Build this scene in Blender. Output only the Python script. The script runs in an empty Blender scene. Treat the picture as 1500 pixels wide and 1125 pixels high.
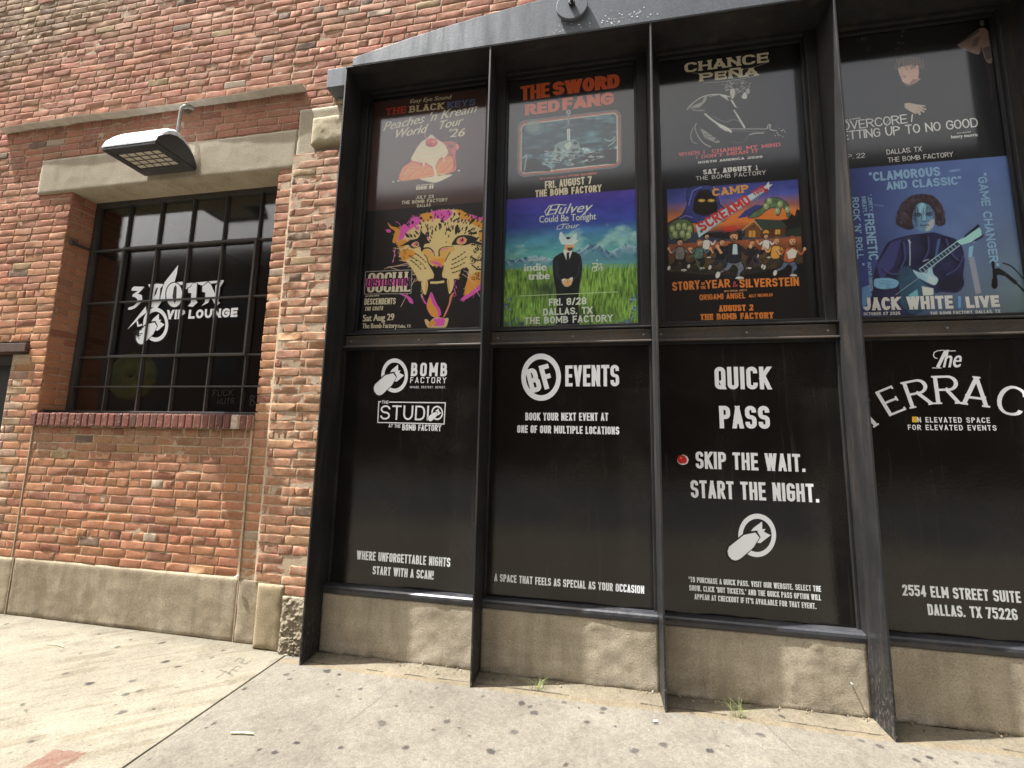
import bpy, math, random
import numpy as np
from mathutils import Matrix, Vector
R = math.radians
random.seed(7)
rng = np.random.default_rng(11)
SC = bpy.context.scene
COL = SC.collection

# ------------------------------------------------------------------ camera, sky, sun, exposure
# world: x along the wall, y into the wall (0 = front edge of the steel fins), z up from the pavement
CAM_POS = np.array([0.0, -2.798, 1.5])
FPX, YAW, PITCH, ROLL = 639.174, R(-10.6506), R(7.4504), R(-1.2217)
_f = np.array([math.sin(YAW)*math.cos(PITCH), math.cos(YAW)*math.cos(PITCH), math.sin(PITCH)])
_r = np.array([math.cos(YAW), -math.sin(YAW), 0.0])
_d = np.cross(_f, _r)
_r2 = math.cos(ROLL)*_r + math.sin(ROLL)*_d
_d2 = -math.sin(ROLL)*_r + math.cos(ROLL)*_d
CAM_R = np.array([_r2, _d2, _f])
cd = bpy.data.cameras.new('camera')
cam = bpy.data.objects.new('camera', cd); COL.objects.link(cam)
m = Matrix.Identity(4)
for i in range(3):
    m[i][0] = _r2[i]; m[i][1] = -_d2[i]; m[i][2] = -_f[i]; m[i][3] = CAM_POS[i]
cam.matrix_world = m
cd.sensor_width = 36.0; cd.lens = FPX/1500*36.0
cd.clip_start = 0.05; cd.clip_end = 2000
SC.camera = cam

SUN_EL, SUN_AZ = 67.0, 15.5        # light travels towards +x and a little towards the wall
W = bpy.data.worlds.new("World"); SC.world = W; W.use_nodes = True
nt = W.node_tree
sky = nt.nodes.new('ShaderNodeTexSky'); sky.sky_type = 'NISHITA'; sky.sun_disc = False
sky.sun_elevation = R(SUN_EL); sky.sun_rotation = R(180+90-SUN_AZ)
sky.air_density = 1.0; sky.dust_density = 7.0; sky.ozone_density = 1.0
# thin bright summer haze and broken high cloud over the blue
_tc = nt.nodes.new('ShaderNodeTexCoord'); _nz = nt.nodes.new('ShaderNodeTexNoise'); _nz.inputs['Scale'].default_value = 2.2; _nz.inputs['Detail'].default_value = 6
nt.links.new(_tc.outputs['Generated'], _nz.inputs['Vector'])
_cr = nt.nodes.new('ShaderNodeValToRGB'); _cr.color_ramp.elements[0].position = .32; _cr.color_ramp.elements[0].color = (.45, .45, .45, 1); _cr.color_ramp.elements[1].position = .62; _cr.color_ramp.elements[1].color = (.9, .9, .9, 1)
nt.links.new(_nz.outputs['Fac'], _cr.inputs[0])
_bw = nt.nodes.new('ShaderNodeRGBToBW'); nt.links.new(sky.outputs[0], _bw.inputs[0])
_wh = nt.nodes.new('ShaderNodeMixRGB'); _wh.blend_type = 'MULTIPLY'; _wh.inputs[0].default_value = 1; _wh.inputs[2].default_value = (1.12, 1.08, 1.03, 1); nt.links.new(_bw.outputs[0], _wh.inputs[1])
_sx = nt.nodes.new('ShaderNodeSeparateXYZ'); nt.links.new(_tc.outputs['Generated'], _sx.inputs[0])
_low_boost = nt.nodes.new('ShaderNodeMapRange'); _low_boost.inputs['From Min'].default_value = .35; _low_boost.inputs['From Max'].default_value = .85; _low_boost.inputs['To Min'].default_value = 1.75; _low_boost.inputs['To Max'].default_value = 1.0; nt.links.new(_sx.outputs['Z'], _low_boost.inputs['Value'])  # extra brightness added to the low sky to lift the wall and reflections
_w2 = nt.nodes.new('ShaderNodeMixRGB'); _w2.blend_type = 'MULTIPLY'; _w2.inputs[0].default_value = 1; nt.links.new(_wh.outputs[0], _w2.inputs[1]); nt.links.new(_low_boost.outputs[0], _w2.inputs[2]); _wh = _w2
_mx = nt.nodes.new('ShaderNodeMixRGB'); nt.links.new(_cr.outputs[0], _mx.inputs[0]); nt.links.new(sky.outputs[0], _mx.inputs[1]); nt.links.new(_wh.outputs[0], _mx.inputs[2])
nt.links.new(_mx.outputs[0], nt.nodes['Background'].inputs[0])
nt.nodes['Background'].inputs[1].default_value = 0.08
sl = bpy.data.lights.new('sun', 'SUN'); sl.energy = 4.1; sl.angle = R(0.5); sl.color = (1.0, 0.98, 0.955)
so = bpy.data.objects.new('sun', sl); COL.objects.link(so)
_t = Vector((math.cos(R(SUN_EL))*math.cos(R(SUN_AZ)), math.cos(R(SUN_EL))*math.sin(R(SUN_AZ)), -math.sin(R(SUN_EL))))
so.rotation_euler = _t.to_track_quat('-Z', 'Y').to_euler(); so.location = (-8, -4, 20)
SC.view_settings.view_transform = 'Standard'; SC.view_settings.look = 'None'
SC.view_settings.exposure = 1.82; SC.view_settings.gamma = 1.0

# ------------------------------------------------------------------ small helpers
def at(px, py, y):
    """point of the plane at depth y that the survey photo shows at (px, py)"""
    d = CAM_R.T @ np.array([(px-750)/FPX, (py-562.5)/FPX, 1.0])
    s = (y - CAM_POS[1])/d[1]
    return CAM_POS[0]+d[0]*s, CAM_POS[2]+d[2]*s
def lin(c):
    c = np.asarray(c, float)/255.0
    return np.where(c <= 0.04045, c/12.92, ((c+0.055)/1.055)**2.4)

def limit(c, top=.88):
    """keep printed colours below the albedo of white paper without shifting their hue"""
    m_ = np.max(c[..., :3], -1, keepdims=True); k = np.minimum(1, top/np.maximum(m_, 1e-6)); c = c.copy(); c[..., :3] *= k; return c
class MB:
    def __init__(s): s.v = []; s.f = []; s.c = []
    def quad(s, pts, col=None):
        n = len(s.v); s.v += [tuple(p) for p in pts]; s.f.append(tuple(range(n, n+len(pts))))
        if col is not None: s.c += [tuple(col)+(1.0,)*(4-len(col))]*len(pts)
    def box(s, x0, x1, y0, y1, z0, z1, col=None):
        n = len(s.v)
        s.v += [(x0,y0,z0),(x1,y0,z0),(x1,y1,z0),(x0,y1,z0),(x0,y0,z1),(x1,y0,z1),(x1,y1,z1),(x0,y1,z1)]
        s.f += [tuple(n+i for i in q) for q in ((0,3,2,1),(4,5,6,7),(0,1,5,4),(1,2,6,5),(2,3,7,6),(3,0,4,7))]
        if col is not None: s.c += [tuple(col)+(1.0,)*(4-len(col))]*8
        return s
    def prism(s, poly, axis, a, b):
        """extrude a 2-D polygon along an axis: axis 'x' takes (y,z), axis 'y' takes (x,z), axis 'z' takes (x,y)"""
        n = len(s.v); k = len(poly)
        def P(p, t):
            return {'x': (t, p[0], p[1]), 'y': (p[0], t, p[1]), 'z': (p[0], p[1], t)}[axis]
        s.v += [P(p, a) for p in poly]+[P(p, b) for p in poly]
        s.f.append(tuple(range(n+k-1, n-1, -1))); s.f.append(tuple(range(n+k, n+2*k)))
        for i in range(k):
            j = (i+1) % k; s.f.append((n+i, n+j, n+k+j, n+k+i))
        return s
    def tube(s, pts, r, seg=8):
        n0 = len(s.v); pts = [np.array(p, float) for p in pts]
        for i, p in enumerate(pts):
            d = pts[min(i+1, len(pts)-1)]-pts[max(i-1, 0)]; d /= np.linalg.norm(d)
            a = np.cross(d, (0.31, 0.9, 0.17)); a /= np.linalg.norm(a); b = np.cross(d, a)
            rr = r[i] if isinstance(r, (list, tuple)) else r
            for k in range(seg):
                t = 2*math.pi*k/seg; s.v.append(tuple(p+rr*(math.cos(t)*a+math.sin(t)*b)))
        for i in range(len(pts)-1):
            for k in range(seg):
                q = (k+1) % seg
                s.f.append((n0+i*seg+k, n0+i*seg+q, n0+(i+1)*seg+q, n0+(i+1)*seg+k))
        s.f.append(tuple(n0+k for k in range(seg-1, -1, -1)))
        s.f.append(tuple(n0+(len(pts)-1)*seg+k for k in range(seg)))
        return s
    def obj(s, name, mat, parent=None, bevel=0, smooth=False, fix=True):
        me = bpy.data.meshes.new(name); me.from_pydata(s.v, [], s.f)
        if s.c and len(s.c) == len(s.v):
            s.c = limit(np.asarray(s.c, float))
            a = me.color_attributes.new('Col', 'FLOAT_COLOR', 'POINT')
            a.data.foreach_set('color', np.asarray(s.c, np.float32).ravel())
        return finish(name, me, mat, parent, bevel, smooth, fix)
def finish(name, me, mat, parent=None, bevel=0, smooth=False, fix=True):
    if fix:
        import bmesh
        bm = bmesh.new(); bm.from_mesh(me); bmesh.ops.recalc_face_normals(bm, faces=bm.faces); bm.to_mesh(me); bm.free()
    o = bpy.data.objects.new(name, me); COL.objects.link(o)
    me.materials.append(mat)
    if parent: o.parent = parent
    if bevel:
        b = o.modifiers.new('bevel', 'BEVEL'); b.width = bevel; b.segments = 2; b.limit_method = 'ANGLE'; b.angle_limit = R(40)
    if smooth:
        me.polygons.foreach_set('use_smooth', [True]*len(me.polygons))
    me.update()
    return o
def tag(o, label=None, cat=None, group=None, kind=None):
    if label: o['label'] = label
    if cat: o['category'] = cat
    if group: o['group'] = group
    if kind: o['kind'] = kind
    return o
def empty(name, loc=(0, 0, 0)):
    o = bpy.data.objects.new(name, None); COL.objects.link(o); o.location = loc; return o
def keep(o, parent):
    o.parent = parent; o.matrix_parent_inverse = Matrix.Translation(parent.location).inverted(); return o

# value noise on arrays
_lat = rng.random((256, 256))
def vnoise(x, y):
    xi = np.floor(x).astype(int); yi = np.floor(y).astype(int); fx = x-xi; fy = y-yi
    fx = fx*fx*(3-2*fx); fy = fy*fy*(3-2*fy)
    a = _lat[xi % 256, yi % 256]; b = _lat[(xi+1) % 256, yi % 256]
    c = _lat[xi % 256, (yi+1) % 256]; d = _lat[(xi+1) % 256, (yi+1) % 256]
    return (a*(1-fx)+b*fx)*(1-fy)+(c*(1-fx)+d*fx)*fy
def fbm(x, y, o=4):
    s = 0; a = .5; t = 0
    for i in range(o):
        s = s+a*vnoise(x*2**i+17.3*i, y*2**i+9.1*i); t += a; a *= .5
    return s/t
def grid_mesh(name, xs, zs, Y, cols=None, plane='xz'):
    """regular grid; Y array (len(zs), len(xs)) gives the third coordinate, cols the per-vertex colour"""
    X, Z = np.meshgrid(xs, zs); n, k = X.shape
    co = np.stack([X, Y, Z] if plane == 'xz' else [X, Z, Y], -1).reshape(-1, 3)
    idx = np.arange(n*k).reshape(n, k)
    f = np.stack([idx[:-1, :-1], idx[:-1, 1:], idx[1:, 1:], idx[1:, :-1]], -1).reshape(-1, 4)
    return raw_mesh(name, co, f, None if cols is None else cols.reshape(-1, cols.shape[-1]))
def raw_mesh(name, co, f, cols=None):
    co = np.asarray(co, np.float32); f = np.asarray(f, np.int32)
    me = bpy.data.meshes.new(name)
    me.vertices.add(len(co)); me.vertices.foreach_set('co', co.ravel())
    me.loops.add(f.size); me.loops.foreach_set('vertex_index', f.ravel())
    me.polygons.add(len(f)); me.polygons.foreach_set('loop_start', np.arange(0, f.size, f.shape[1], dtype=np.int32))
    me.update(calc_edges=True)
    if cols is not None:
        if cols.shape[1] == 3: cols = np.concatenate([cols, np.ones((len(cols), 1))], 1)
        a = me.color_attributes.new('Col', 'FLOAT_COLOR', 'POINT'); a.data.foreach_set('color', cols.astype(np.float32).ravel())
    return me

# ------------------------------------------------------------------ materials
class NT:
    def __init__(s, name):
        s.m = bpy.data.materials.new(name); s.m.use_nodes = True; s.t = s.m.node_tree
        s.b = s.t.nodes['Principled BSDF']; s.out = s.t.nodes['Material Output']
    def n(s, typ, **kw):
        x = s.t.nodes.new('ShaderNode'+typ)
        for k, v in kw.items():
            if k.startswith('i_'): x.inputs[k[2:].replace('_', ' ')].default_value = v
            else: setattr(x, k, v)
        return x
    def l(s, a, b): s.t.links.new(a, b)
    def coord(s, scale=(1, 1, 1)):
        tc = s.n('TexCoord'); mp = s.n('Mapping'); mp.inputs['Scale'].default_value = scale
        s.l(tc.outputs['Object'], mp.inputs['Vector']); return mp.outputs[0]
    def noise(s, vec, scale, detail=4, rough=.55):
        x = s.n('TexNoise'); x.inputs['Scale'].default_value = scale; x.inputs['Detail'].default_value = detail; x.inputs['Roughness'].default_value = rough
        s.l(vec, x.inputs['Vector']); return x.outputs['Fac']
    def ramp(s, fac, stops):
        x = s.n('ValToRGB'); cr = x.color_ramp
        while len(cr.elements) < len(stops): cr.elements.new(0.5)
        for e, (p, c) in zip(cr.elements, stops):
            e.position = p; e.color = (c, c, c, 1) if isinstance(c, (int, float)) else tuple(c)+(1,)
        s.l(fac, x.inputs[0]); return x.outputs[0]
    def mix(s, fac, a, b, mode='MIX'):
        x = s.n('MixRGB', blend_type=mode)
        for i, v in ((0, fac), (1, a), (2, b)):
            if hasattr(v, 'is_linked') or hasattr(v, 'links'): s.l(v, x.inputs[i])
            else: x.inputs[i].default_value = v if i == 0 else tuple(v)+(1,)
        return x.outputs[0]
    def math(s, op, a, b=0.0):
        x = s.n('Math', operation=op)
        for i, v in ((0, a), (1, b)):
            if hasattr(v, 'links'): s.l(v, x.inputs[i])
            else: x.inputs[i].default_value = v
        return x.outputs[0]
    def bump(s, h, strength=.4, dist=.003):
        x = s.n('Bump'); x.inputs['Strength'].default_value = strength; x.inputs['Distance'].default_value = dist
        s.l(h, x.inputs['Height']); s.l(x.outputs[0], s.b.inputs['Normal'])
    def base(s, c):
        if hasattr(c, 'links'): s.l(c, s.b.inputs['Base Color'])
        else: s.b.inputs['Base Color'].default_value = tuple(c)+(1,)
    def rough(s, r):
        if hasattr(r, 'links'): s.l(r, s.b.inputs['Roughness'])
        else: s.b.inputs['Roughness'].default_value = r
def attr(nm):
    a = nm.n('Attribute'); a.attribute_name = 'Col'; return a

def mat_brick():
    t = NT('brick'); v = t.coord(); a = attr(t)
    n1 = t.noise(v, 55, 5, .65); n2 = t.noise(v, 3.0, 5, .6); n3 = t.noise(v, 260, 2)
    c = t.mix(1.0, a.outputs['Color'], t.ramp(n1, [(.25, .62), (.5, 1.0), (.75, 1.22)]), 'MULTIPLY')
    c = t.mix(t.ramp(n3, [(.35, .0), (.7, .35)]), c, (.30, .21, .14))
    # mortar washed over the faces, amount in the attribute's alpha
    sm = t.math('MULTIPLY', t.ramp(t.noise(t.coord((1, 1, 1.6)), 26, 5, .7), [(.47, 0), (.60, 1)]), a.outputs['Alpha'])
    c = t.mix(sm, c, (.36, .275, .19))
    c = t.mix(t.ramp(n2, [(.32, .38), (.5, 0)]), c, (.20, .125, .075))
    st = t.noise(t.coord((9, 9, .7)), 3.0, 5, .6)
    c = t.mix(t.ramp(st, [(.30, .4), (.46, 0)]), c, (.18, .12, .08))
    t.base(c); t.rough(.93); t.b.inputs['Specular IOR Level'].default_value = .2
    t.bump(t.math('ADD', n1, t.math('MULTIPLY', n3, .5)), .5, .004)
    return t.m
def mat_concrete(name, c0, c1, c2, scale=1.0, attrmix=False, bump=.5, pits=True):
    t = NT(name); v = t.coord()
    n1 = t.noise(v, 2.2*scale, 6, .6); n2 = t.noise(v, 90, 4, .65); n3 = t.noise(v, 330, 2, .6)
    c = t.ramp(n1, [(.3, c0), (.5, c1), (.72, c2)])
    c = t.mix(1.0, c, t.ramp(n2, [(.3, .72), (.5, 1.0), (.72, 1.18)]), 'MULTIPLY')
    c = t.mix(1.0, c, t.ramp(n3, [(.3, .7), (.55, 1.0), (.75, 1.2)]), 'MULTIPLY')
    st = t.noise(t.coord((1, 1, .22)), 6, 5, .65)
    c = t.mix(t.ramp(st, [(.30, .45), (.47, 0)]), c, tuple(.55*x for x in c0))
    if attrmix:
        a = attr(t); c = t.mix(1.0, c, a.outputs['Color'], 'MULTIPLY')
    h = t.math('ADD', n2, n3)
    if pits:
        vo = t.n('TexVoronoi'); vo.inputs['Scale'].default_value = 38; t.l(v, vo.inputs['Vector'])
        pit = t.ramp(vo.outputs['Distance'], [(.05, 1.0), (.12, 0.0)])
        pit = t.math('MULTIPLY', pit, t.ramp(t.noise(v, 9, 2), [(.42, 0), (.5, 1)]))
        c = t.mix(t.math('MULTIPLY', pit, .8), c, (.06, .045, .03)); h = t.math('SUBTRACT', h, pit)
    t.base(c); t.rough(.92); t.b.inputs['Specular IOR Level'].default_value = .2
    t.bump(h, bump, .004); return t.m
def mat_steel(name, c0, c1, rust=.25, rough=(.38, .62), spec=.5, scuff=False):
    t = NT(name); v = t.coord()
    n1 = t.noise(v, 3.5, 6, .65); n2 = t.noise(v, 60, 4, .6); n4 = t.noise(t.coord((1, 1, .12)), 14, 5, .6); n5 = t.noise(v, 26, 5, .7)
    c = t.ramp(n1, [(.3, c0), (.7, c1)])
    c = t.mix(1.0, c, t.ramp(n2, [(.3, .8), (.7, 1.2)]), 'MULTIPLY')
    c = t.mix(t.math('MULTIPLY', t.ramp(n4, [(.50, 0), (.72, 1)]), rust), c, (.12, .075, .042))
    c = t.mix(t.math('MULTIPLY', t.ramp(n5, [(.60, 0), (.70, 1)]), rust*.8), c, (.085, .055, .035))
    c = t.mix(t.ramp(t.noise(v, 140, 3), [(.66, 0), (.72, .4)]), c, (.20, .195, .185))
    if scuff:      # chipped and scraped paint low down
        sp = t.n('SeparateXYZ'); tc = t.n('TexCoord'); t.l(tc.outputs['Object'], sp.inputs[0])
        low = t.ramp(sp.outputs['Z'], [(.0, 1.0), (.45, .0)])
        ch = t.math('MULTIPLY', low, t.ramp(t.noise(t.coord((1, 2.5, 1)), 30, 5, .75), [(.54, 0), (.60, 1)]))
        c = t.mix(t.math('MULTIPLY', ch, .8), c, (.16, .14, .12))
    t.base(c); t.l(t.ramp(n4, [(.3, rough[0]), (.7, rough[1])]), t.b.inputs['Roughness'])
    t.b.inputs['Specular IOR Level'].default_value = spec
    t.bump(t.math('ADD', n2, n1), .16, .004); return t.m
def mat_plain(name, c, rough=.6, spec=.5, var=.15, scale=30, bump=0):
    t = NT(name); n = t.noise(t.coord(), scale, 4)
    t.base(t.mix(1.0, c, t.ramp(n, [(.3, 1-var), (.7, 1+var)]), 'MULTIPLY')); t.rough(rough); t.b.inputs['Specular IOR Level'].default_value = spec
    if bump: t.bump(n, bump, .003)
    return t.m
def mat_glass():
    t = NT('window_glass'); t.t.nodes.remove(t.b)
    g = t.n('NewGeometry'); fr = t.n('Fresnel')
    ior = t.math('SUBTRACT', 1.52, t.math('MULTIPLY', g.outputs['Backfacing'], 1.52-1/1.52)); t.l(ior, fr.inputs['IOR'])
    gl = t.n('BsdfGlossy'); gl.inputs['Roughness'].default_value = 0.09; gl.inputs['Color'].default_value = (1, 1, 1, 1)
    bp = t.n('Bump'); bp.inputs['Strength'].default_value = .008; bp.inputs['Distance'].default_value = .02
    t.l(t.noise(t.coord(), 1.4, 2), bp.inputs['Height']); t.l(bp.outputs[0], gl.inputs['Normal'])
    tr = t.n('BsdfTransparent'); tr.inputs['Color'].default_value = (.97, .975, .97, 1)
    mx = t.n('MixShader'); t.l(fr.outputs[0], mx.inputs[0]); t.l(tr.outputs[0], mx.inputs[1]); t.l(gl.outputs[0], mx.inputs[2])
    t.l(mx.outputs[0], t.out.inputs['Surface']); return t.m
def mat_print(name, rough=.5, spec=.3, fine=.06):
    t = NT(name); a = attr(t); n = t.noise(t.coord(), 220, 2)
    t.base(t.mix(1.0, a.outputs['Color'], t.ramp(n, [(.3, 1-fine), (.7, 1+fine)]), 'MULTIPLY')); t.rough(rough); t.b.inputs['Specular IOR Level'].default_value = spec
    return t.m
def mat_vinyl():
    t = NT('black_vinyl'); v = t.coord()
    dust = t.math('MULTIPLY', t.ramp(t.noise(v, 2.6, 6, .65), [(.42, 0), (.7, 1)]), t.ramp(t.noise(v, 170, 3, .7), [(.45, 0), (.75, 1)]))
    run = t.ramp(t.noise(t.coord((1, 1, .05)), 34, 4, .6), [(.60, 0), (.72, 1)])
    c = t.mix(t.math('MULTIPLY', dust, .55), (.0075, .0068, .006), (.07, .062, .052))
    c = t.mix(t.math('MULTIPLY', run, .10), c, (.10, .09, .075)); t.base(c)
    n1 = t.noise(t.coord((1, 1, .6)), 75, 4, .7); n2 = t.noise(v, 1.8, 3); n3 = t.noise(t.coord((1, 1, .3)), 16, 4)
    r_ = t.math('ADD', t.ramp(t.noise(v, 4, 5), [(.35, .06), (.7, .16)]), t.math('MULTIPLY', t.math('ADD', dust, run), .12)); t.l(r_, t.b.inputs['Roughness'])
    t.b.inputs['Specular IOR Level'].default_value = .5
    t.bump(t.math('ADD', t.math('MULTIPLY', n1, .30), t.math('ADD', n2, t.math('MULTIPLY', n3, .5))), .24, .006)
    return t.m

M = dict(
    brick=mat_brick(),
    mortar=mat_concrete('mortar', (0.367, 0.279, 0.191), (0.452, 0.351, 0.247), (0.519, 0.41, 0.299), 3, pits=False, bump=.7),
    stone=mat_concrete('lintel_stone', (0.315, 0.269, 0.191), (0.368, 0.32, 0.237), (0.422, 0.374, 0.281), 1.4),
    palestone=mat_concrete('pale_stone', (0.34, 0.285, 0.184), (0.399, 0.34, 0.226), (0.451, 0.391, 0.271), 2, bump=.8),
    plinth=mat_concrete('plinth_concrete', (0.229, 0.186, 0.124), (0.293, 0.244, 0.167), (0.363, 0.311, 0.226), 1.3, True),
    stem=mat_concrete('stem_concrete', (0.315, 0.27, 0.194), (0.394, 0.341, 0.252), (0.462, 0.407, 0.308), 1.4, True, bump=.8),
    rubble=mat_concrete('rough_aggregate', (0.17, 0.135, 0.09), (0.281, 0.239, 0.171), (0.399, 0.357, 0.279), 14, bump=1.0),
    walk=mat_concrete('pavement_concrete', (.142, .129, .106), (.165, .151, .125), (.19, .175, .147), .8, True, bump=.5, pits=False),
    steel=mat_steel('black_painted_steel', (.011, .0112, .0115), (.023, .0232, .0235), .2, (.42, .66), .35, True),
    beam=mat_steel('blue_grey_painted_steel', (.078, .091, .108), (.108, .122, .141), .08, (.5, .75), .3),
    gasket=mat_plain('black_gasket', (.008, .008, .009), .45),
    sash=mat_steel('dark_grey_sash_paint', (.034, .032, .030), (.055, .052, .049), .15, (.5, .75), .35),
    sill=mat_plain('dark_red_brick', (.16, .045, .035), .85, .25, .4, 60, .6),
    glass=mat_glass(), print=mat_print('printed_paper'), ink=mat_print('printed_lettering', .45, .35, .03), vinyl=mat_vinyl(),
    white=mat_plain('white_vinyl', (.70, .70, .69), .35, .4, .04, 40),
    lampbody=mat_steel('lamp_housing_paint', (.035, .036, .04), (.06, .062, .068), .05, (.35, .6)),
    zinc=mat_plain('grey_conduit', (.30, .30, .27), .45, .5, .25, 40),
    flash=mat_plain('painted_flashing', (.52, .49, .43), .6, .3, .2, 12, .2),
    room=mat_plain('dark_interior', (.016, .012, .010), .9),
    asphalt=mat_plain('asphalt', (.05, .05, .05), .9, .3, .3, 60, .4),
    leaf=mat_plain('grass_blade', (.20, .23, .075), .6, .3, .35, 40),
    straw=mat_plain('dry_straw', (.62, .52, .25), .6),
)

# ------------------------------------------------------------------ ground
def ground():
    big = MB(); big.box(-160, 160, -160, 60, -.6, -.18); tag(big.obj('ground', M['asphalt']), kind='structure')
    road = MB(); road.box(-60, 60, -14.0, -4.6, -.17, -.14); tag(road.obj('road', M['asphalt']), kind='structure')
    def paint(X, Y, left):
        base = np.ones(X.shape+(3,))
        n = fbm(X*1.3+40, Y*1.3+9, 5); n2 = fbm(X*9, Y*9+50, 4)
        if left:
            d = fbm((X*.78+Y*.62)*3.2, (Y*.78-X*.62)*60, 4); d2 = fbm((X*.78+Y*.62)*1.5+4, (Y*.78-X*.62)*9, 4)
            base *= np.array([1.10, 1.08, .99])*(1+.26*(d-.5)+.20*(d2-.5)+.16*(n-.5)+.14*(n2-.5))[..., None]
            dirt = np.clip((fbm((X*.78+Y*.62)*4+9, (Y*.78-X*.62)*22, 4)-.58)*3, 0, .22); base *= (1-dirt[..., None]*np.array([.7, .8, .95]))
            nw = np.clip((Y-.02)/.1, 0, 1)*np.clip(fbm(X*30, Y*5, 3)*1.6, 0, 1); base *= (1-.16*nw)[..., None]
        else:
            n3 = fbm(X*55, Y*55+3, 2); base *= np.array([.90, .89, .87])*(1+.26*(n-.5)+.2*(n2-.5)+.34*(n3-.5))[..., None]
            edge = .055+.012*(fbm(X*3, Y*0+3, 3)-.5)*2
            strip = (Y > edge) & (X > -1.95)
            base[strip] *= np.array([1.06, 1.0, .88])
            crk = np.abs(Y-edge) < .006*(.3+fbm(X*14, Y*0+1, 3)); crk &= fbm(X*5, Y*0+7, 2) > .40; crk &= X > -1.9
            base[crk] *= .30
            for (ax, ay, bx, by, sd) in ((-1.2, .05, -1.45, -1.7, 1), (.9, .05, 1.3, -1.4, 2), (-.2, -.6, 1.1, -.75, 3)):
                t_ = np.clip(((X-ax)*(bx-ax)+(Y-ay)*(by-ay))/((bx-ax)**2+(by-ay)**2), 0, 1); off = .06*(fbm(t_*6+sd*5, t_*0+sd, 5)-.5)
                nx_, ny_ = -(by-ay)/math.hypot(bx-ax, by-ay), (bx-ax)/math.hypot(bx-ax, by-ay); dd = np.abs((X-ax)*nx_+(Y-ay)*ny_-off)
                base *= (1-np.clip(1.3-dd/.004, 0, 1)*.38*((t_ > 0) & (t_ < 1))*np.clip(fbm(t_*12+sd, t_*0, 2)*1.7, 0, 1))[..., None]
            rustband = (Y < edge) & (Y > edge-.05); base[rustband] *= np.array([1.06, .96, .80])
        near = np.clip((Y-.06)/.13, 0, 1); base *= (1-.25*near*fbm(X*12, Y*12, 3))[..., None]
        return base
    def spots(img, xs, ys, pts):
        X, Y = np.meshgrid(xs, ys)
        for (x, y, r, k, a) in pts:
            i0, i1 = np.searchsorted(xs, [x-2.2*r, x+2.2*r]); j0, j1 = np.searchsorted(ys, [y-2.2*r, y+2.2*r])
            if i1-i0 < 1 or j1-j0 < 1: continue
            sx, sy = X[j0:j1, i0:i1]-x, Y[j0:j1, i0:i1]-y
            ca, sa = math.cos(a), math.sin(a)
            d = np.hypot((sx*ca+sy*sa)/1.25, (sy*ca-sx*sa))/r+.9*(fbm(sx/r*1.3+x*9, sy/r*1.3+y*7, 2)-.5)
            w = np.clip((1.0-d)*3.0, 0, 1)[..., None]
            img[j0:j1, i0:i1] = img[j0:j1, i0:i1]*(1-w*k)+np.array([.15, .15, .175])*w*k
    def gpx(px, py):
        d = CAM_R.T @ np.array([(px-750)/FPX, (py-562.5)/FPX, 1.0]); s = -CAM_POS[2]/d[2]
        return CAM_POS[0]+d[0]*s, CAM_POS[1]+d[1]*s
    seen = [(497,988),(480,1002),(528,1009),(494,1020),(528,1024),(581,1034),(632,1036),(602,1013),(640,1008),(641,988),(655,1057),(672,1066),(635,1069),(688,1078),(595,1095),(499,1095),
            (708,1020),(764,1030),(777,1035),(783,1044),(792,1032),(826,1029),(848,1037),(884,1038),(882,1044),(860,1058),(901,1064),(752,1073),(829,1120),
            (961,1060),(972,1091),(1014,1044),(1066,1093),(1116,1077),(1261,1085),(1288,1093),(1343,1114),(1362,1110),(1145,1050),
            (95,942),(65,932),(145,930),(171,949),(191,938),(238,943),(260,978),(243,970),(327,954),(310,965),(118,958),(96,988),(131,1002),(194,999),(184,1018),(240,971),(296,985),(33,1034),(38,1042),(46,1088),
            (205,1013),(178,1045),(225,1040),(130,1003),(10,915),(358,1009),(420,988),(425,995),(479,983),(313,1060),(302,1066),(380,1098),(403,1102),(435,1088),(498,1010),(1240,1050),(1040,1100),(930,1100),(560,1060),(720,1100),(1400,1117)]
    pts = []
    for (px, py) in seen:
        x, y = gpx(px, py); pts.append((x, y, random.choice([.009, .012, .014, .016, .02, .024]), random.uniform(.55, .92), random.uniform(-1.2, 1.2)))
    for _ in range(700):
        pts.append((random.uniform(-7, 5), random.uniform(-2.7, .1), random.choice([.003, .004, .004, .005, .006, .009]), random.uniform(.2, .6), random.uniform(0, 3)))
    C = .0065
    for left in (True, False):
        x0, x1 = (-6.4, -2.0945) if left else (-2.0905, 4.6)
        xs = np.arange(x0, x1+C/2, C); ys = np.arange(-1.75, .215, C)
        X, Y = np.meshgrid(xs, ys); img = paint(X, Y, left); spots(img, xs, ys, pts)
        if left:
            # red painted patch near the bottom corner
            a, b, c, d = gpx(80, 1100), gpx(122, 1106), gpx(100, 1127), gpx(30, 1130)
            poly = [a, b, c, d]; ins = np.ones(X.shape, bool)
            for i in range(4):
                p, q = poly[i], poly[(i+1) % 4]; ins &= ((q[0]-p[0])*(Y-p[1])-(q[1]-p[1])*(X-p[0])) < 0.004*(fbm(X*30, Y*30, 3)-.3)
            k = (ins*np.clip((fbm(X*26, Y*9, 4)-.36)*4, 0, .55))[..., None]
            img = img*(1-k)+np.array([.72, .20, .17])*k
            # letters scratched into the wet concrete, read from the street
            S = 1/3.46; L = []
            for st in ([(318,994),(331,985)], [(322,983),(338,988)], [(334,988),(347,977)], [(334,988),(341,991)], [(340,982),(347,985)], [(347,977),(353,979)], [(344,970),(350,965),(357,967),(353,972),(360,974),(366,970)]):
                L.append([gpx(*p) for p in st])
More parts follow.
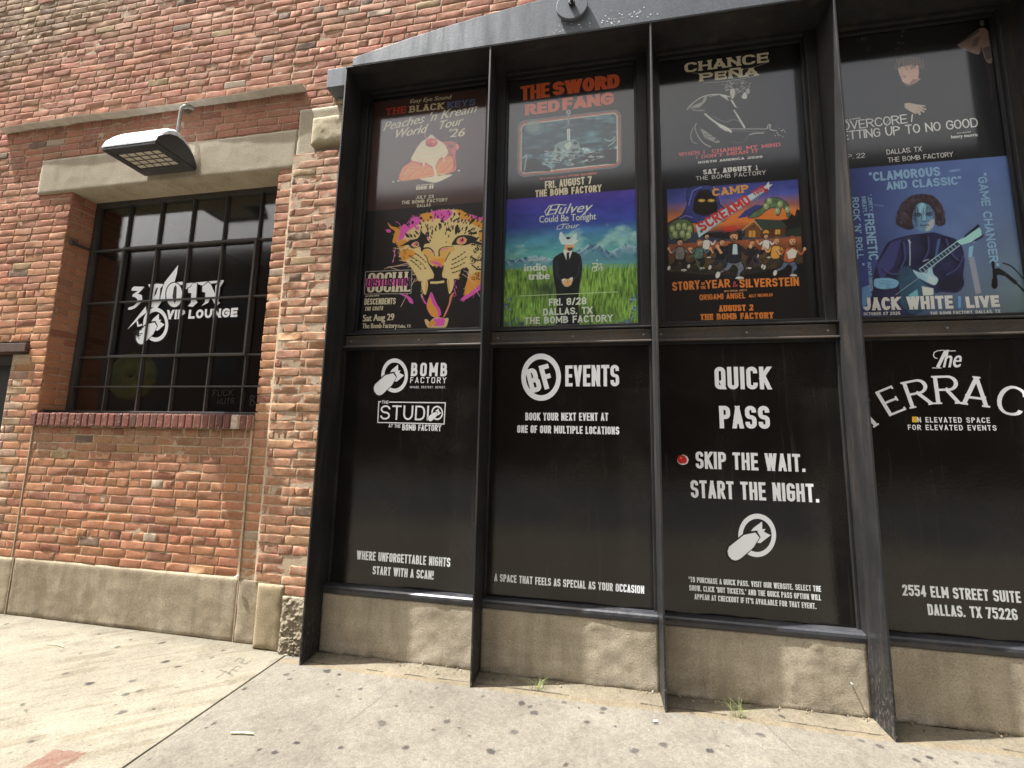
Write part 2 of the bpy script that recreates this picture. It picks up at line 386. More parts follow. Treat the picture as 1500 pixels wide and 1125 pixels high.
            for st in L:
                for (ax, ay), (bx, by) in zip(st[:-1], st[1:]):
                    dx, dy = bx-ax, by-ay; t = np.clip(((X-ax)*dx+(Y-ay)*dy)/(dx*dx+dy*dy), 0, 1)
                    dd = np.hypot(X-ax-t*dx, Y-ay-t*dy); w = np.clip(1.5-dd/.0045, 0, .55)[..., None]; img = img*(1-w)+.25*w
        H = .0035*(fbm(X*7, Y*7+3, 4)-.5)+(.005 if left else 0)
        if not left: H = H+.012*np.clip((Y-.06)/.1, 0, 1)*(fbm(X*9, Y*14, 3)-.3)
        # worn, rounded slab edge at the joint
        e = (x1-X) if left else (X-x0); H = H-.004*np.exp(-e/.006)
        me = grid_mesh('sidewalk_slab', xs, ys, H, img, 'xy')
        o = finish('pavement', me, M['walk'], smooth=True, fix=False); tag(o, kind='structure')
    bed = MB(); bed.box(-2.12, -2.07, -4.4, .2, -.03, -.014, (.25, .22, .2)); 
    far = MB()
    for (x0, x1, y0, y1) in ((-60, -6.4, -4.4, .3), (4.6, 60, -4.4, .3), (-6.4, 4.6, -4.4, -1.75)):
        far.box(x0, x1, y0, y1, -.16, -.004, (.95, .91, .84))
    far.box(-2.12, -2.07, -1.75, .215, -.16, -.0035, (.7, .66, .58))
    tag(far.obj('pavement', M['walk']), kind='structure')
    kb = MB(); kb.box(-60, 60, -4.58, -4.4, -.16, .0, (.9, .87, .82)); tag(kb.obj('kerb', M['walk'], bevel=.015), kind='structure')
    op = MB(); op.box(-60, 60, -18, -14, -.16, 0, (.9, .87, .8)); tag(op.obj('pavement', M['walk']), kind='structure')
ground()

# ------------------------------------------------------------------ the brick building
FIN = [-1.913, -.743, .398, 1.536, 2.674, 3.812]
BW = .18                       # brick face
bld = empty('brick_building', (-3.6, .3, 0))
tag(bld, 'red brick building front with a steel sash window and concrete plinth', 'building')
WX0, WX1, WZ0, WZ1 = -4.76, -2.585, 1.66, 3.714

def allowed(z0, z1):
    """x intervals of the wall face that carry brick at this course"""
    zc = (z0+z1)/2; iv = [(-8.2, 7.5)]
    def cut(a, b):
        out = []
        for (p, q) in iv:
            if b <= p or a >= q: out.append((p, q)); continue
            if a > p: out.append((p, a))
            if b < q: out.append((b, q))
        iv[:] = out
    if zc < .45: cut(-8.3, -2.168); cut(-1.93, 7.6)
    if WZ0-.115 < zc < WZ1: cut(WX0, WX1)
    if 3.713 < zc < 4.058: cut(-5.17, -2.43)
    if zc < 4.47: cut(-1.95, FIN[-1]+.02)
    if 3.785 < zc < 4.24: cut(-2.44, -1.9)
    if zc < 2.28: cut(-6.3, -4.965 if zc > 2.19 else -5.14)
    return iv
ZONES = dict(
    upper=((0.326, 0.128, 0.0785), .11, .42), lowleft=((0.373, 0.167, 0.0864), .09, .2), infill=((0.358, 0.145, 0.0734), .10, .2),
    infill_top=((0.29, 0.136, 0.0734), .15, .45), pier=((0.349, 0.163, 0.0914), .13, .7), jamb=((0.39, 0.176, 0.0914), .09, .2), quoin=((0.326, 0.203, 0.139), .2, .9))
def lerp(a, b, t): return tuple(x*(1-t)+y*t for x, y in zip(a, b))
def zone(x, z):
    up, ll = ZONES['upper'], ZONES['lowleft']
    if x > -2.41 and z < 3.86 and x < -1.8:
        t = min(1, max(0, (z-2.6)/1.3)); p = ZONES['pier']; return (lerp(p[0], (.32, .13, .083), t), p[1], p[2])
    if x > WX1 and x < -2.41 and z < 3.72: return (lerp(ZONES['jamb'][0], (.33, .14, .085), min(1, max(0, (z-2.4)/1.2))), .15, .4)
    if x < -5.03 and z < 2.19: return ZONES['quoin']
    if z < 1.55 and WX0 < x < WX1:
        return ZONES['infill_top'] if z > 1.28 else (lerp(ZONES['infill'][0], ZONES['infill_top'][0], max(0, (z-1.05)/.4)), .14, .3)
    t = min(1, max(0, (z-2.2)/1.6)); c = lerp(ll[0], up[0], t); sm = ll[2]*(1-t)+up[2]*t
    if z > 4.6 and x < -2.6:      # sooty, heavily weathered top corner
        k = min(1, max(0, (z-4.75-(x+6.2)*.3)/.45)); c = lerp(c, (.185, .13, .075), .85*k); sm += .25*k
    return (c, .17, sm)
def brickwork():
    V = []; F = []; K = []; off = 0
    NX, NZ = 6, 4
    row = -1; CH = .0684; z = .45-CH
    gi = np.arange((NX+2)*(NZ+2)).reshape(NZ+2, NX+2)
    FQ = np.stack([gi[:-1, :-1], gi[:-1, 1:], gi[1:, 1:], gi[1:, :-1]], -1).reshape(-1, 4)
    def brick(x0, x1, z0, z1, y, col, var, smear, deep=.014, rr=None):
        nonlocal off
        u = np.array([0, 0, .035, .33, .67, .965, 1, 1.]); w = np.array([0, 0, .10, .90, 1, 1.])
        U, Wd = np.meshgrid(u, w)
        X = x0+(x1-x0)*U; Z = z0+(z1-z0)*Wd
        rough = .0012+.0045*smear
        X = X+rng.normal(0, .0016+.0012*smear, X.shape); Z = Z+rng.normal(0, .0014+.0013*smear, X.shape)
        Yv = y+np.clip(rng.normal(0, .0009+.0006*smear), -.0022, .0022)+(U-.5)*rng.normal(0, .0011)+(Wd-.5)*rng.normal(0, .0009)+rng.normal(0, .0005+.0006*smear, X.shape)
        edge = np.zeros(X.shape); edge[1, 1:-1] = edge[-2, 1:-1] = 1; edge[1:-1, 1] = edge[1:-1, -2] = 1
        Yv = Yv+edge*(.0003+rng.random(X.shape)*.0010)
        for cz, cx in ((1, 1), (1, -2), (-2, 1), (-2, -2)):
            if random.random() < .18+.3*smear: Yv[cz, cx] += random.uniform(.002, .010)
        rim = np.zeros(X.shape, bool); rim[0] = rim[-1] = True; rim[:, 0] = rim[:, -1] = True
        for sl in ((0, 1), (-1, -2)):
            X[sl[0]], Z[sl[0]] = X[sl[1]], Z[sl[1]]; X[:, sl[0]], Z[:, sl[0]] = X[:, sl[1]], Z[:, sl[1]]
        Yv[rim] = y+deep
        b = np.array(col)*(1+rng.normal(0, var*.6))*np.array([1, 1+rng.normal(0, var*.35), 1+rng.normal(0, var*.4)])
        q = random.random()
        if q < .022: b = np.array((.12, .08, .062))*random.uniform(.8, 1.3)
        elif q < .03: b = np.array((.28, .195, .10))
        elif q < .09: b = np.array((.24, .08, .052))*random.uniform(.8, 1.15)
        elif q < .20: b = b*.80
        elif q < .207: b = np.array((.34, .28, .215))
        c = np.empty(X.shape+(4,)); c[..., :3] = np.clip(b, .02, .8); c[..., 3] = np.clip(smear*random.uniform(.5, 1.3), 0, 1)
        V.append(np.stack([X, Yv, Z], -1).reshape(-1, 3)); K.append(c.reshape(-1, 4)); F.append(FQ+off); off += V[-1].shape[0]
    while z < 7.6:
        header = row % 6 == 3
        z0 = z+.005; z1 = z+CH-.005
        wob = 0
        for (a, b) in allowed(z, z+CH):
            cuts = [a]+[c for c in (WX0, WX1, -2.41) if a+.02 < c < b-.02 and (c != -2.41 or z < 3.8) and (c == -2.41 or z < 1.62)]+[b]
            for p, q in zip(cuts[:-1], cuts[1:]):
                L = .112 if header else .215
                ph = (.055 if row % 2 else 0)+(.03 if header else 0)+.215/2*(row % 2)
                x = p; first = True
                while x < q-.004:
                    w = L*random.uniform(.93, 1.07)
                    if first: w = max(.05, (L-ph % L)) if not (q-p < .25) else w; first = False
                    e = min(q, x+w)
                    if q-e < .045: e = q
                    cx = (x+e)/2; c, var, sm = zone(cx, z)
                    y = BW
                    if cx > -2.41 and z < 3.8 and cx < -1.9: y = BW-.055
                    elif cx > WX1 and cx < -2.41 and z < 3.7: y = BW-.008
                    j = .0045*random.uniform(.7, 1.3)
                    brick(x+j, e-j, z0+random.uniform(-.0015, .0015), z1+random.uniform(-.0015, .0015), y, c, var, sm)
                    x = e
        z += CH; row += 1
    co = np.concatenate(V); f = np.concatenate(F); k = np.concatenate(K)
    # gentle unevenness of the old wall
    co[:, 1] += .006*(fbm(co[:, 0]*1.1+30, co[:, 2]*1.1+30, 3)-.5)*2
    o = finish('wall', raw_mesh('wall', co, f, k), M['brick'], None, smooth=False, fix=False); keep(o, bld)
    # window jambs: bricks turned into the opening
    V.clear(); F.clear(); K.clear(); off = 0
    z = WZ0-.0; r = 0
    while z < WZ1-.02:
        seg = [(BW+.006, .30), (.30, .425)] if r % 2 else [(BW+.006, .425)]
        for (a, b) in seg:
            c, var, sm = zone(-4.9, z)
            brick(a+.002, b-.004, z+.005, min(z+CH-.005, WZ1), 0.0, tuple(1.1*q for q in c), .12, sm*.5)
        z += CH; r += 1
    co = np.concatenate(V); f = np.concatenate(F); k = np.concatenate(K)
    cl = np.stack([WX0-.004-co[:, 1]*1.0, co[:, 0], co[:, 2]], 1)
    o = finish('jamb', raw_mesh('jamb', cl, f, k), M['brick'], None, fix=True); keep(o, bld)
    cr = np.stack([WX1+.004+co[:, 1]*1.0, co[:, 0], co[:, 2]], 1)
    o = finish('jamb', raw_mesh('jamb', cr, f, k), M['brick'], None, fix=True); keep(o, bld)
    for sx_ in (-1, 1):
        xm = WX0-.0085 if sx_ < 0 else WX1+.0085; mb = MB(); mb.box(min(xm, xm+sx_*.03), max(xm, xm+sx_*.03), BW+.012, .43, WZ0, WZ1)
        keep(mb.obj('jamb_mortar', M['mortar'], None), bld)
    # mortar bed behind the bricks
    xs = np.arange(-8.2, 7.52, .034); zs = np.arange(.45-.0684, 7.6, .0171)
    X, Z = np.meshgrid(xs, zs)
    Y = BW+.0034+.0012*(fbm(X*16, Z*16, 3)-.5)*2+.006*(fbm(X*1.1+30, Z*1.1+30, 3)-.5)*2
    pier = (X > -2.42) & (X < -1.9) & (Z < 3.8); Y[pier] -= .055+.0015
    jm = (X > WX1-.02) & (X <= -2.42) & (Z < 3.7); Y[jm] -= .009
    wash = fbm(X*2.2+5, Z*2.2, 4); Y -= np.clip((wash-.55)*.03, 0, .0006)
    okc = np.zeros(X.shape, bool)
    for j, zz in enumerate(zs):
        for (a, b) in allowed(zz, zz): okc[j] |= (xs >= a-.001) & (xs <= b+.001)
    idx = np.arange(X.size).reshape(X.shape)
    ok = okc[:-1, :-1] & okc[:-1, 1:] & okc[1:, 1:] & okc[1:, :-1]
    f = np.stack([idx[:-1, :-1], idx[:-1, 1:], idx[1:, 1:], idx[1:, :-1]], -1)[ok]
    o = finish('mortar', raw_mesh('mortar', np.stack([X, Y, Z], -1).reshape(-1, 3), f), M['mortar'], None, smooth=True, fix=False); keep(o, bld)
brickwork()
for jx, jy in ((-4.771, BW-.002), (-2.588, BW-.012)):
    mb = MB(); P = []
    zs_ = np.linspace(.46, 1.54, 40); off_ = [.006*(float(fbm(np.array(z*3.1+jx), np.array(2.0), 4))-.5)*2 for z in zs_]
    for k in range(len(zs_)-1):
        w = .0045; a, b = jx+off_[k], jx+off_[k+1]
        mb.quad([(a-w, jy-.004, zs_[k]), (a+w, jy-.004, zs_[k]), (b+w, jy-.004, zs_[k+1]), (b-w, jy-.004, zs_[k+1])])
        mb.quad([(a-w, jy+.02, zs_[k]), (a-w, jy-.004, zs_[k]), (b-w, jy-.004, zs_[k+1]), (b-w, jy+.02, zs_[k+1])])
        mb.quad([(a+w, jy-.004, zs_[k]), (a+w, jy+.02, zs_[k]), (b+w, jy+.02, zs_[k+1]), (b+w, jy-.004, zs_[k+1])])
    keep(mb.obj('mortar_joint', M['mortar'], None), bld)

def rough_block(name, x0, x1, z0, z1, y, back, mat, amp=.003, cell=.02, parent=bld, rnd=.012, col=None, ragged=0, seed=0, freq=14):
    """a cast block: gridded face with worn edges, plus returns to the wall behind"""
    nx = max(4, int((x1-x0)/cell)); nz = max(4, int((z1-z0)/cell))
    xs = np.linspace(x0, x1, nx+1); zs = np.linspace(z0, z1, nz+1); X, Z = np.meshgrid(xs, zs)
    Y = y+amp*(fbm(X*freq+seed, Z*freq+seed, 4)-.5)*2
    if freq > 20: Y = Y-.012*np.clip(1-np.abs(vnoise(X*58, Z*58)-.5)*3.2, 0, 1)*np.clip(1.3-(Z-z0)/.25, .25, 1)+.03*np.clip(.5-(Z-z0)/.1, 0, 1)*0
    e = np.minimum(np.minimum(X-x0, x1-X), np.minimum(Z-z0, z1-Z)); Y = Y+rnd*np.exp(-e/(rnd*.7))*.6
    if ragged: Z = Z+np.where(Z < z0+.001, ragged*(fbm(X*11+seed, Z*0+seed, 4)-.35), 0)
    co = np.stack([X, Y, Z], -1).reshape(-1, 3); n, k = X.shape
    idx = np.arange(n*k).reshape(n, k)
    f = [np.stack([idx[:-1, :-1], idx[:-1, 1:], idx[1:, 1:], idx[1:, :-1]], -1).reshape(-1, 4)]
    loop = list(idx[0])+list(idx[1:, -1])+list(idx[-1, ::-1][1:])+list(idx[::-1, 0][1:-1])
    bk = co[loop].copy(); bk[:, 1] = back; base = len(co); co = np.concatenate([co, bk]); L = len(loop)
    f.append(np.array([[loop[i], base+i, base+(i+1) % L, loop[(i+1) % L]] for i in range(L)]))
    k4 = np.ones((len(co), 3)) if col is None else np.tile(np.array(col, float), (len(co), 1))
    if col is None:
        g = fbm(co[:, 0]*3+seed, co[:, 2]*9, 4); low = np.clip(1-(co[:, 2]-z0)/.12, 0, 1)
        k4 = k4*(1+.25*(g-.5))[:, None]*(1-.0*low)[:, None]
        pat = np.clip((fbm(co[:, 0]*5+3, co[:, 2]*9+seed, 5)-.46)*6, 0, 1)*np.clip(1.1-(co[:, 2]-z0)/.2, 0, 1); k4 = k4*(1+pat[:, None]*np.array([.30, .33, .42]))
        chip = np.clip((fbm(co[:, 0]*9+31, co[:, 2]*16+seed, 4)-.56)*12, 0, 1)*np.clip(1.0-(co[:, 2]-z0)/.07, 0, 1); k4 = k4*(1-.55*chip[:, None])
        run_ = np.clip((fbm(co[:, 0]*16+seed, co[:, 2]*1.2, 4)-.52)*6, 0, 1); k4 = k4*(1-.13*run_[:, None]); brd = fbm(co[:, 0]*.8+seed, co[:, 2]*42, 3)-.5; k4 = k4*(1+.16*brd[:, None])
    o = finish(name, raw_mesh(name, co, np.concatenate(f), k4), mat, None, smooth=True, fix=False)
    return keep(o, parent) if parent else o
rough_block('plinth', -5.14, -4.745, 0, .45, BW-.004, .3, M['plinth'], seed=1)
rough_block('plinth', -4.741, -2.590, 0, .452, BW-.006, .3, M['plinth'], seed=2)
rough_block('plinth', -2.586, -2.385, 0, .45, BW-.010, .3, M['plinth'], seed=3)
rough_block('plinth', -2.38, -2.168, 0.004, .447, .112, .3, M['plinth'], seed=4, rnd=.02, ragged=.015, col=(1.1, 1.08, 1.02))
rough_block('plinth', -2.165, -1.925, -.01, .378, .105, .3, M['rubble'], amp=.012, cell=.0045, seed=5, rnd=.016, freq=30)
mb = MB()
for jx in (-4.743, -2.588): mb.box(jx-.0035, jx+.0035, BW-.0075, BW+.05, .0, .449)
keep(mb.obj('plinth_joint', M['mortar'], None), bld)
rough_block('lintel', -5.165, -2.435, 3.714, 4.06, BW-.014, .46, M['stone'], amp=.002, seed=6, rnd=.006)
rough_block('lintel_block', -2.43, -1.93, 3.79, 4.235, BW-.018, .3, M['stone'], amp=.003, seed=7, rnd=.012)
rough_block('stone_block', -2.265, -1.955, 3.862, 4.105, BW-.068, .2, M['palestone'], amp=.005, seed=8, rnd=.02, cell=.012)
rough_block('stone_block', -2.07, -1.95, 4.245, 4.288, BW-.03, .3, M['palestone'], amp=.008, seed=9, rnd=.01, cell=.01)
# soldier course under the window
def window_sill():
    V = MB(); x = WX0-.02; 
    while x < WX1-.01:
        w = .069*random.uniform(.92, 1.08); x1 = min(x+w, WX1)
        if WX1-x1 < .03: x1 = WX1
        dy = random.uniform(-.003, .003); tz = random.uniform(-.003, .002); q = random.random()
        c = np.array((.155, .05, .036))*random.uniform(.6, 1.3) if q > .06 else np.array((.45, .36, .3))
        V.box(x+.005, x1-.005, BW-.03+dy, .43, 1.548+random.uniform(-.002, .002), 1.657+tz, tuple(c))
        x = x1
    t = NT('sill_brick'); a = attr(t); n = t.noise(t.coord(), 70, 5, .7)
    t.base(t.mix(t.ramp(t.noise(t.coord(), 45, 4), [(.6, 0), (.68, .75)]), t.mix(1.0, a.outputs['Color'], t.ramp(n, [(.3, .6), (.7, 1.35)]), 'MULTIPLY'), (.45, .36, .27)))
    t.rough(.8); t.bump(n, .7, .004)
    o = V.obj('window_sill', t.m, None, bevel=.007); keep(o, bld)
    mb = MB(); mb.box(WX0-.02, WX1, BW-.022, .425, 1.547, 1.652); keep(mb.obj('sill_mortar', M['mortar']), bld)
window_sill()
# the end of a steel angle bedded over the next opening, the opening and its door
mb = MB(); mb.box(-6.35, -4.962, BW-.03, .3, 2.198, 2.277)
o = mb.obj('steel_lintel', mat_plain('brown_painted_steel', (.085, .05, .038), .5, .4, .3, 20), None, bevel=.004); keep(o, bld)
mb = MB(); mb.box(-6.3, -5.145, .36, .41, 0, 2.192); dr = mb.obj('door', M['steel'], None); keep(dr, bld)
mb = MB()
mb.box(-5.23, -5.15, .30, .358, 0, 2.19).box(-6.3, -6.22, .30, .358, 0, 2.19).box(-6.218, -5.232, .30, .358, 2.11, 2.19)
o = mb.obj('door_frame', M['sash'], None); keep(o, bld)
mb = MB(); mb.tube([(-5.32, .355, .95), (-5.32, .31, .95), (-5.32, .31, 1.25), (-5.32, .355, 1.25)], .011); o = mb.obj('handle', M['zinc'], dr)
# dark room behind the window
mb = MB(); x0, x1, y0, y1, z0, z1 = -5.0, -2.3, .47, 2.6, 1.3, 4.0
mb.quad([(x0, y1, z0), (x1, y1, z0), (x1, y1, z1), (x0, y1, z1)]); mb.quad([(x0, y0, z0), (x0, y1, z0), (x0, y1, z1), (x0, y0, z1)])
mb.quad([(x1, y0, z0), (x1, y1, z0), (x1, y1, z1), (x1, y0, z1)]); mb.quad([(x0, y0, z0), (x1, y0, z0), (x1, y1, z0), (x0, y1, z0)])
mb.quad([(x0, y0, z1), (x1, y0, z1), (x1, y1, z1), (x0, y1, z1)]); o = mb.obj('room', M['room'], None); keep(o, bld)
mb = MB(); mb.box(-8.2, 7.5, 2.7, 2.8, 0, 7.6).box(-8.3, -8.2, .19, 2.8, 0, 7.6).box(7.5, 7.6, .19, 2.8, 0, 7.6).box(-8.3, 7.6, .16, 2.8, 7.6, 7.75)
o = mb.obj('parapet', M['stone'], None); keep(o, bld)

# steel sash window: part of the building
GY = .405
win = MB()
XV = [-4.722, -4.355, -3.993, -3.640, -3.283, -2.921, -2.60]
ZH = [1.682, 1.912, 2.186, 2.705, 3.224, 3.712]
win.box(WX0-.002, WX0+.045, .385, .43, 1.66, 3.716).box(WX1-.03, WX1+.002, .385, .43, 1.66, 3.716)
win.box(WX0+.0455, WX1-.0305, .385, .43, 1.658, 1.692).box(WX0+.0455, WX1-.0305, .385, .43, 3.672, 3.716)
wf = win.obj('window_frame', M['sash'], None, bevel=.003)
window = empty('window', (WX0, .4, WZ0)); keep(window, bld)
window.location = (WX0, .4, WZ0)
def to_window(o):
    bpy.context.view_layer.update()
    o.parent = window; o.matrix_parent_inverse = window.matrix_world.inverted(); return o
to_window(wf)
bars = MB()
for x in XV[1:-1]:
    zs = [(1.693, ZH[1]-.007), (ZH[1]+.007, ZH[2]-.007), (ZH[2]+.007, ZH[3]-.007), (ZH[3]+.007, ZH[4]-.007), (ZH[4]+.007, 3.671)]
    for (a, b) in zs:
        bars.box(x-.007, x+.007, .390, .422, a, b)
        bars.box(x-.0125, x+.0125, .4025, .4185, a, b)
for z in ZH[1:-1]:
    bars.box(WX0+.046, WX1-.031, .388, .424, z-.0068, z+.0068)
to_window(bars.obj('glazing_bars', M['sash'], None))
vent = MB()    # the pivoting centre light has its own heavier frame
a, b, c, d = XV[1], XV[5], ZH[2], ZH[4]
vent.box(a-.006, a+.018, .374, .3875, c+.013, d-.012).box(b-.018, b+.006, .374, .3875, c+.013, d-.012)
vent.box(a-.006, b+.006, .372, .3872, c-.011, c+.013).box(a-.006, b+.006, .372, .3872, d-.012, d+.011)
to_window(vent.obj('opening_light', M['sash'], None, bevel=.004))
pn = MB(); pn.box(WX0+.03, WX1-.02, GY+.004, GY+.010, 1.675, 3.70); to_window(pn.obj('pane', M['glass'], None))
# stubs of an old iron stay on the left jamb
for bxs in ([(WX0+.004, WX0+.03, .24, .385, 3.225, 3.243), (WX0+.002, WX0+.032, .215, .25, 3.218, 3.256)], [(WX0+.004, WX0+.028, .20, .385, 1.672, 1.69)]):
    st = MB()
    for bx in bxs: st.box(*bx)
    to_window(st.obj('stay', M['sash'], None, bevel=.003))

# ------------------------------------------------------------------ lettering engine
GL = {
 'A':"00 48 80;12 72",'B':"00 08;08 78r 74r 04;04 84r 80r 00",'C':"86 88r 08r 00r 80r 82",'D':"@00 08 88r 80r",'E':"88 08 00 80;04 74",'F':"88 08 00;04 74",
 'G':"86 88r 08r 00r 80r 84 54",'H':"00 08;80 88;04 84",'I':"00 08",'J':"88 80r 00r 02",'K':"00 08;88 04;25 80",'L':"08 00 80",'M':"00 08 42 88 80",'N':"00 08 80 88",
 'O':"@00r 08r 88r 80r",'P':"00 08;08 88r 84r 04",'Q':"@00r 08r 88r 80r;53 80",'R':"00 08;08 88r 84r 04;44 80",'S':"86 88r 08r 04r 84r 80r 00r 02",'T':"08 88;40 48",
 'U':"08 00r 80r 88",'V':"08 40 88",'W':"08 20 48 60 88",'X':"00 88;08 80",'Y':"08 44 88;40 44",'Z':"08 88 00 80",
 '0':"@00r 08r 88r 80r",'1':"06 88 80",'2':"06 08r 88r 85r 00 80",'3':"06 08r 88r 84 34;34 84r 80r 00r 02",'4':"60 68 02 82",'5':"88 08 05 85r 80r 00r 02",'6':"86 88r 08r 00r 40;40 80r 84r 04",
 '7':"08 88 30",'8':"@04r 08r 88r 84r;@00r 04r 84r 80r",'9':"02 00r 80r 88r 48;48 08r 04r 84",'.':"00 01",',':"0- 01",'!':"00 01;03 08","'":"06 08",'"':"06 08;86 88",'“':"06 08;86 88",'”':"06 08;86 88",
 '/':"00 88",'&':"80 16r 28r 58r 56r 02r 00r 50r 83",'|':"00 08",'-':"04 84",'*':"48 45;15 77;17 75",'Ñ':"00 08 80 88;1a 7a",
 'a':"04r 84r 80;82r 02r 00r 80r",'b':"08 00;@00r 04r 84r 80r",'e':"02 82 84r 04r 00r 80r",'l':"00 08",'o':"@00r 04r 84r 80r"}
GWID = {'I':0,'.':0,',':0,'!':0,"'":0,'|':0,'l':0,'1':.5,'M':1.28,'W':1.45,'J':.9,'L':.84,'E':.88,'F':.84,'T':.95,'"':.45,'“':.45,'”':.45,'-':.5,'/':.7,'*':.6,'Q':1.0}
def fillet(P, fl, r, closed):
    out = []; n = len(P)
    for i in range(n):
        p = P[i]
        if not fl[i] or (not closed and i in (0, n-1)): out.append(p); continue
        a = P[i-1]; b = P[(i+1) % n]; da = a-p; db = b-p; la = np.linalg.norm(da); lb = np.linalg.norm(db)
        ra = min(r, la*.5 if (closed or i-1 > 0) else la*.95); rb = min(r, lb*.5 if (closed or i+1 < n-1) else lb*.95)
        s = p+da/la*ra; e = p+db/lb*rb
        for t in np.linspace(0, 1, 6):
            # quarter-ellipse like corner
            th = t*math.pi/2; out.append(p+(s-p)*(1-math.sin(th))+(e-p)*(1-math.cos(th)))
    return out
def strip(P, closed, tx, tz):
    n = len(P); P = [np.array(p, float) for p in P]
    Q = [P[0]]
    for p in P[1:]:
        if np.linalg.norm(p-Q[-1]) > 1e-5: Q.append(p)
    if closed and np.linalg.norm(Q[0]-Q[-1]) < 1e-5: Q.pop()
    P = Q; n = len(P)
    if n < 2: return [], []
    def seg(i):
        d = P[(i+1) % n]-P[i]; d = d/np.linalg.norm(d); h = .5*math.hypot(d[1]*tx, d[0]*tz); return np.array([-d[1], d[0]]), h
    A = []; B = []
    for i in range(n):
        if not closed and i == 0: nn, h = seg(0); v = nn*h
        elif not closed and i == n-1: nn, h = seg(n-2); v = nn*h
        else:
            n1, h1 = seg(i-1 if i else n-1); n2, h2 = seg(i)
            # meet the two offset lines
            D = n1[0]*n2[1]-n1[1]*n2[0]
            if abs(D) < .08: v = (n1*h1+n2*h2)/2
            else:
                v = np.array([(h1*n2[1]-h2*n1[1])/D, (n1[0]*h2-n2[0]*h1)/D]); L = np.linalg.norm(v); mx = 1.6*max(h1, h2)
                if L > mx: v *= mx/L
        A.append(P[i]+v); B.append(P[i]-v)
    return A, B
def pieces(g):
    """split a glyph into strokes, breaking each stroke at its sharp corners"""
    out = []
    for st in g.split(';'):
        if st[0] == '@': out.append(st); continue
        tok = st.split(); P = [(int(t[0], 16), -1 if t[1] == '-' else int(t[1], 16)) for t in tok]; cur = [tok[0]]
        for i in range(1, len(tok)):
            cur.append(tok[i])
            if i < len(tok)-1 and not tok[i].endswith('r'):
                a = np.array(P[i])-P[i-1]; b = np.array(P[i+1])-P[i]
                if a@b < -.25*np.linalg.norm(a)*np.linalg.norm(b): out.append(' '.join(cur)); cur = [tok[i]]
        out.append(' '.join(cur))
    return out
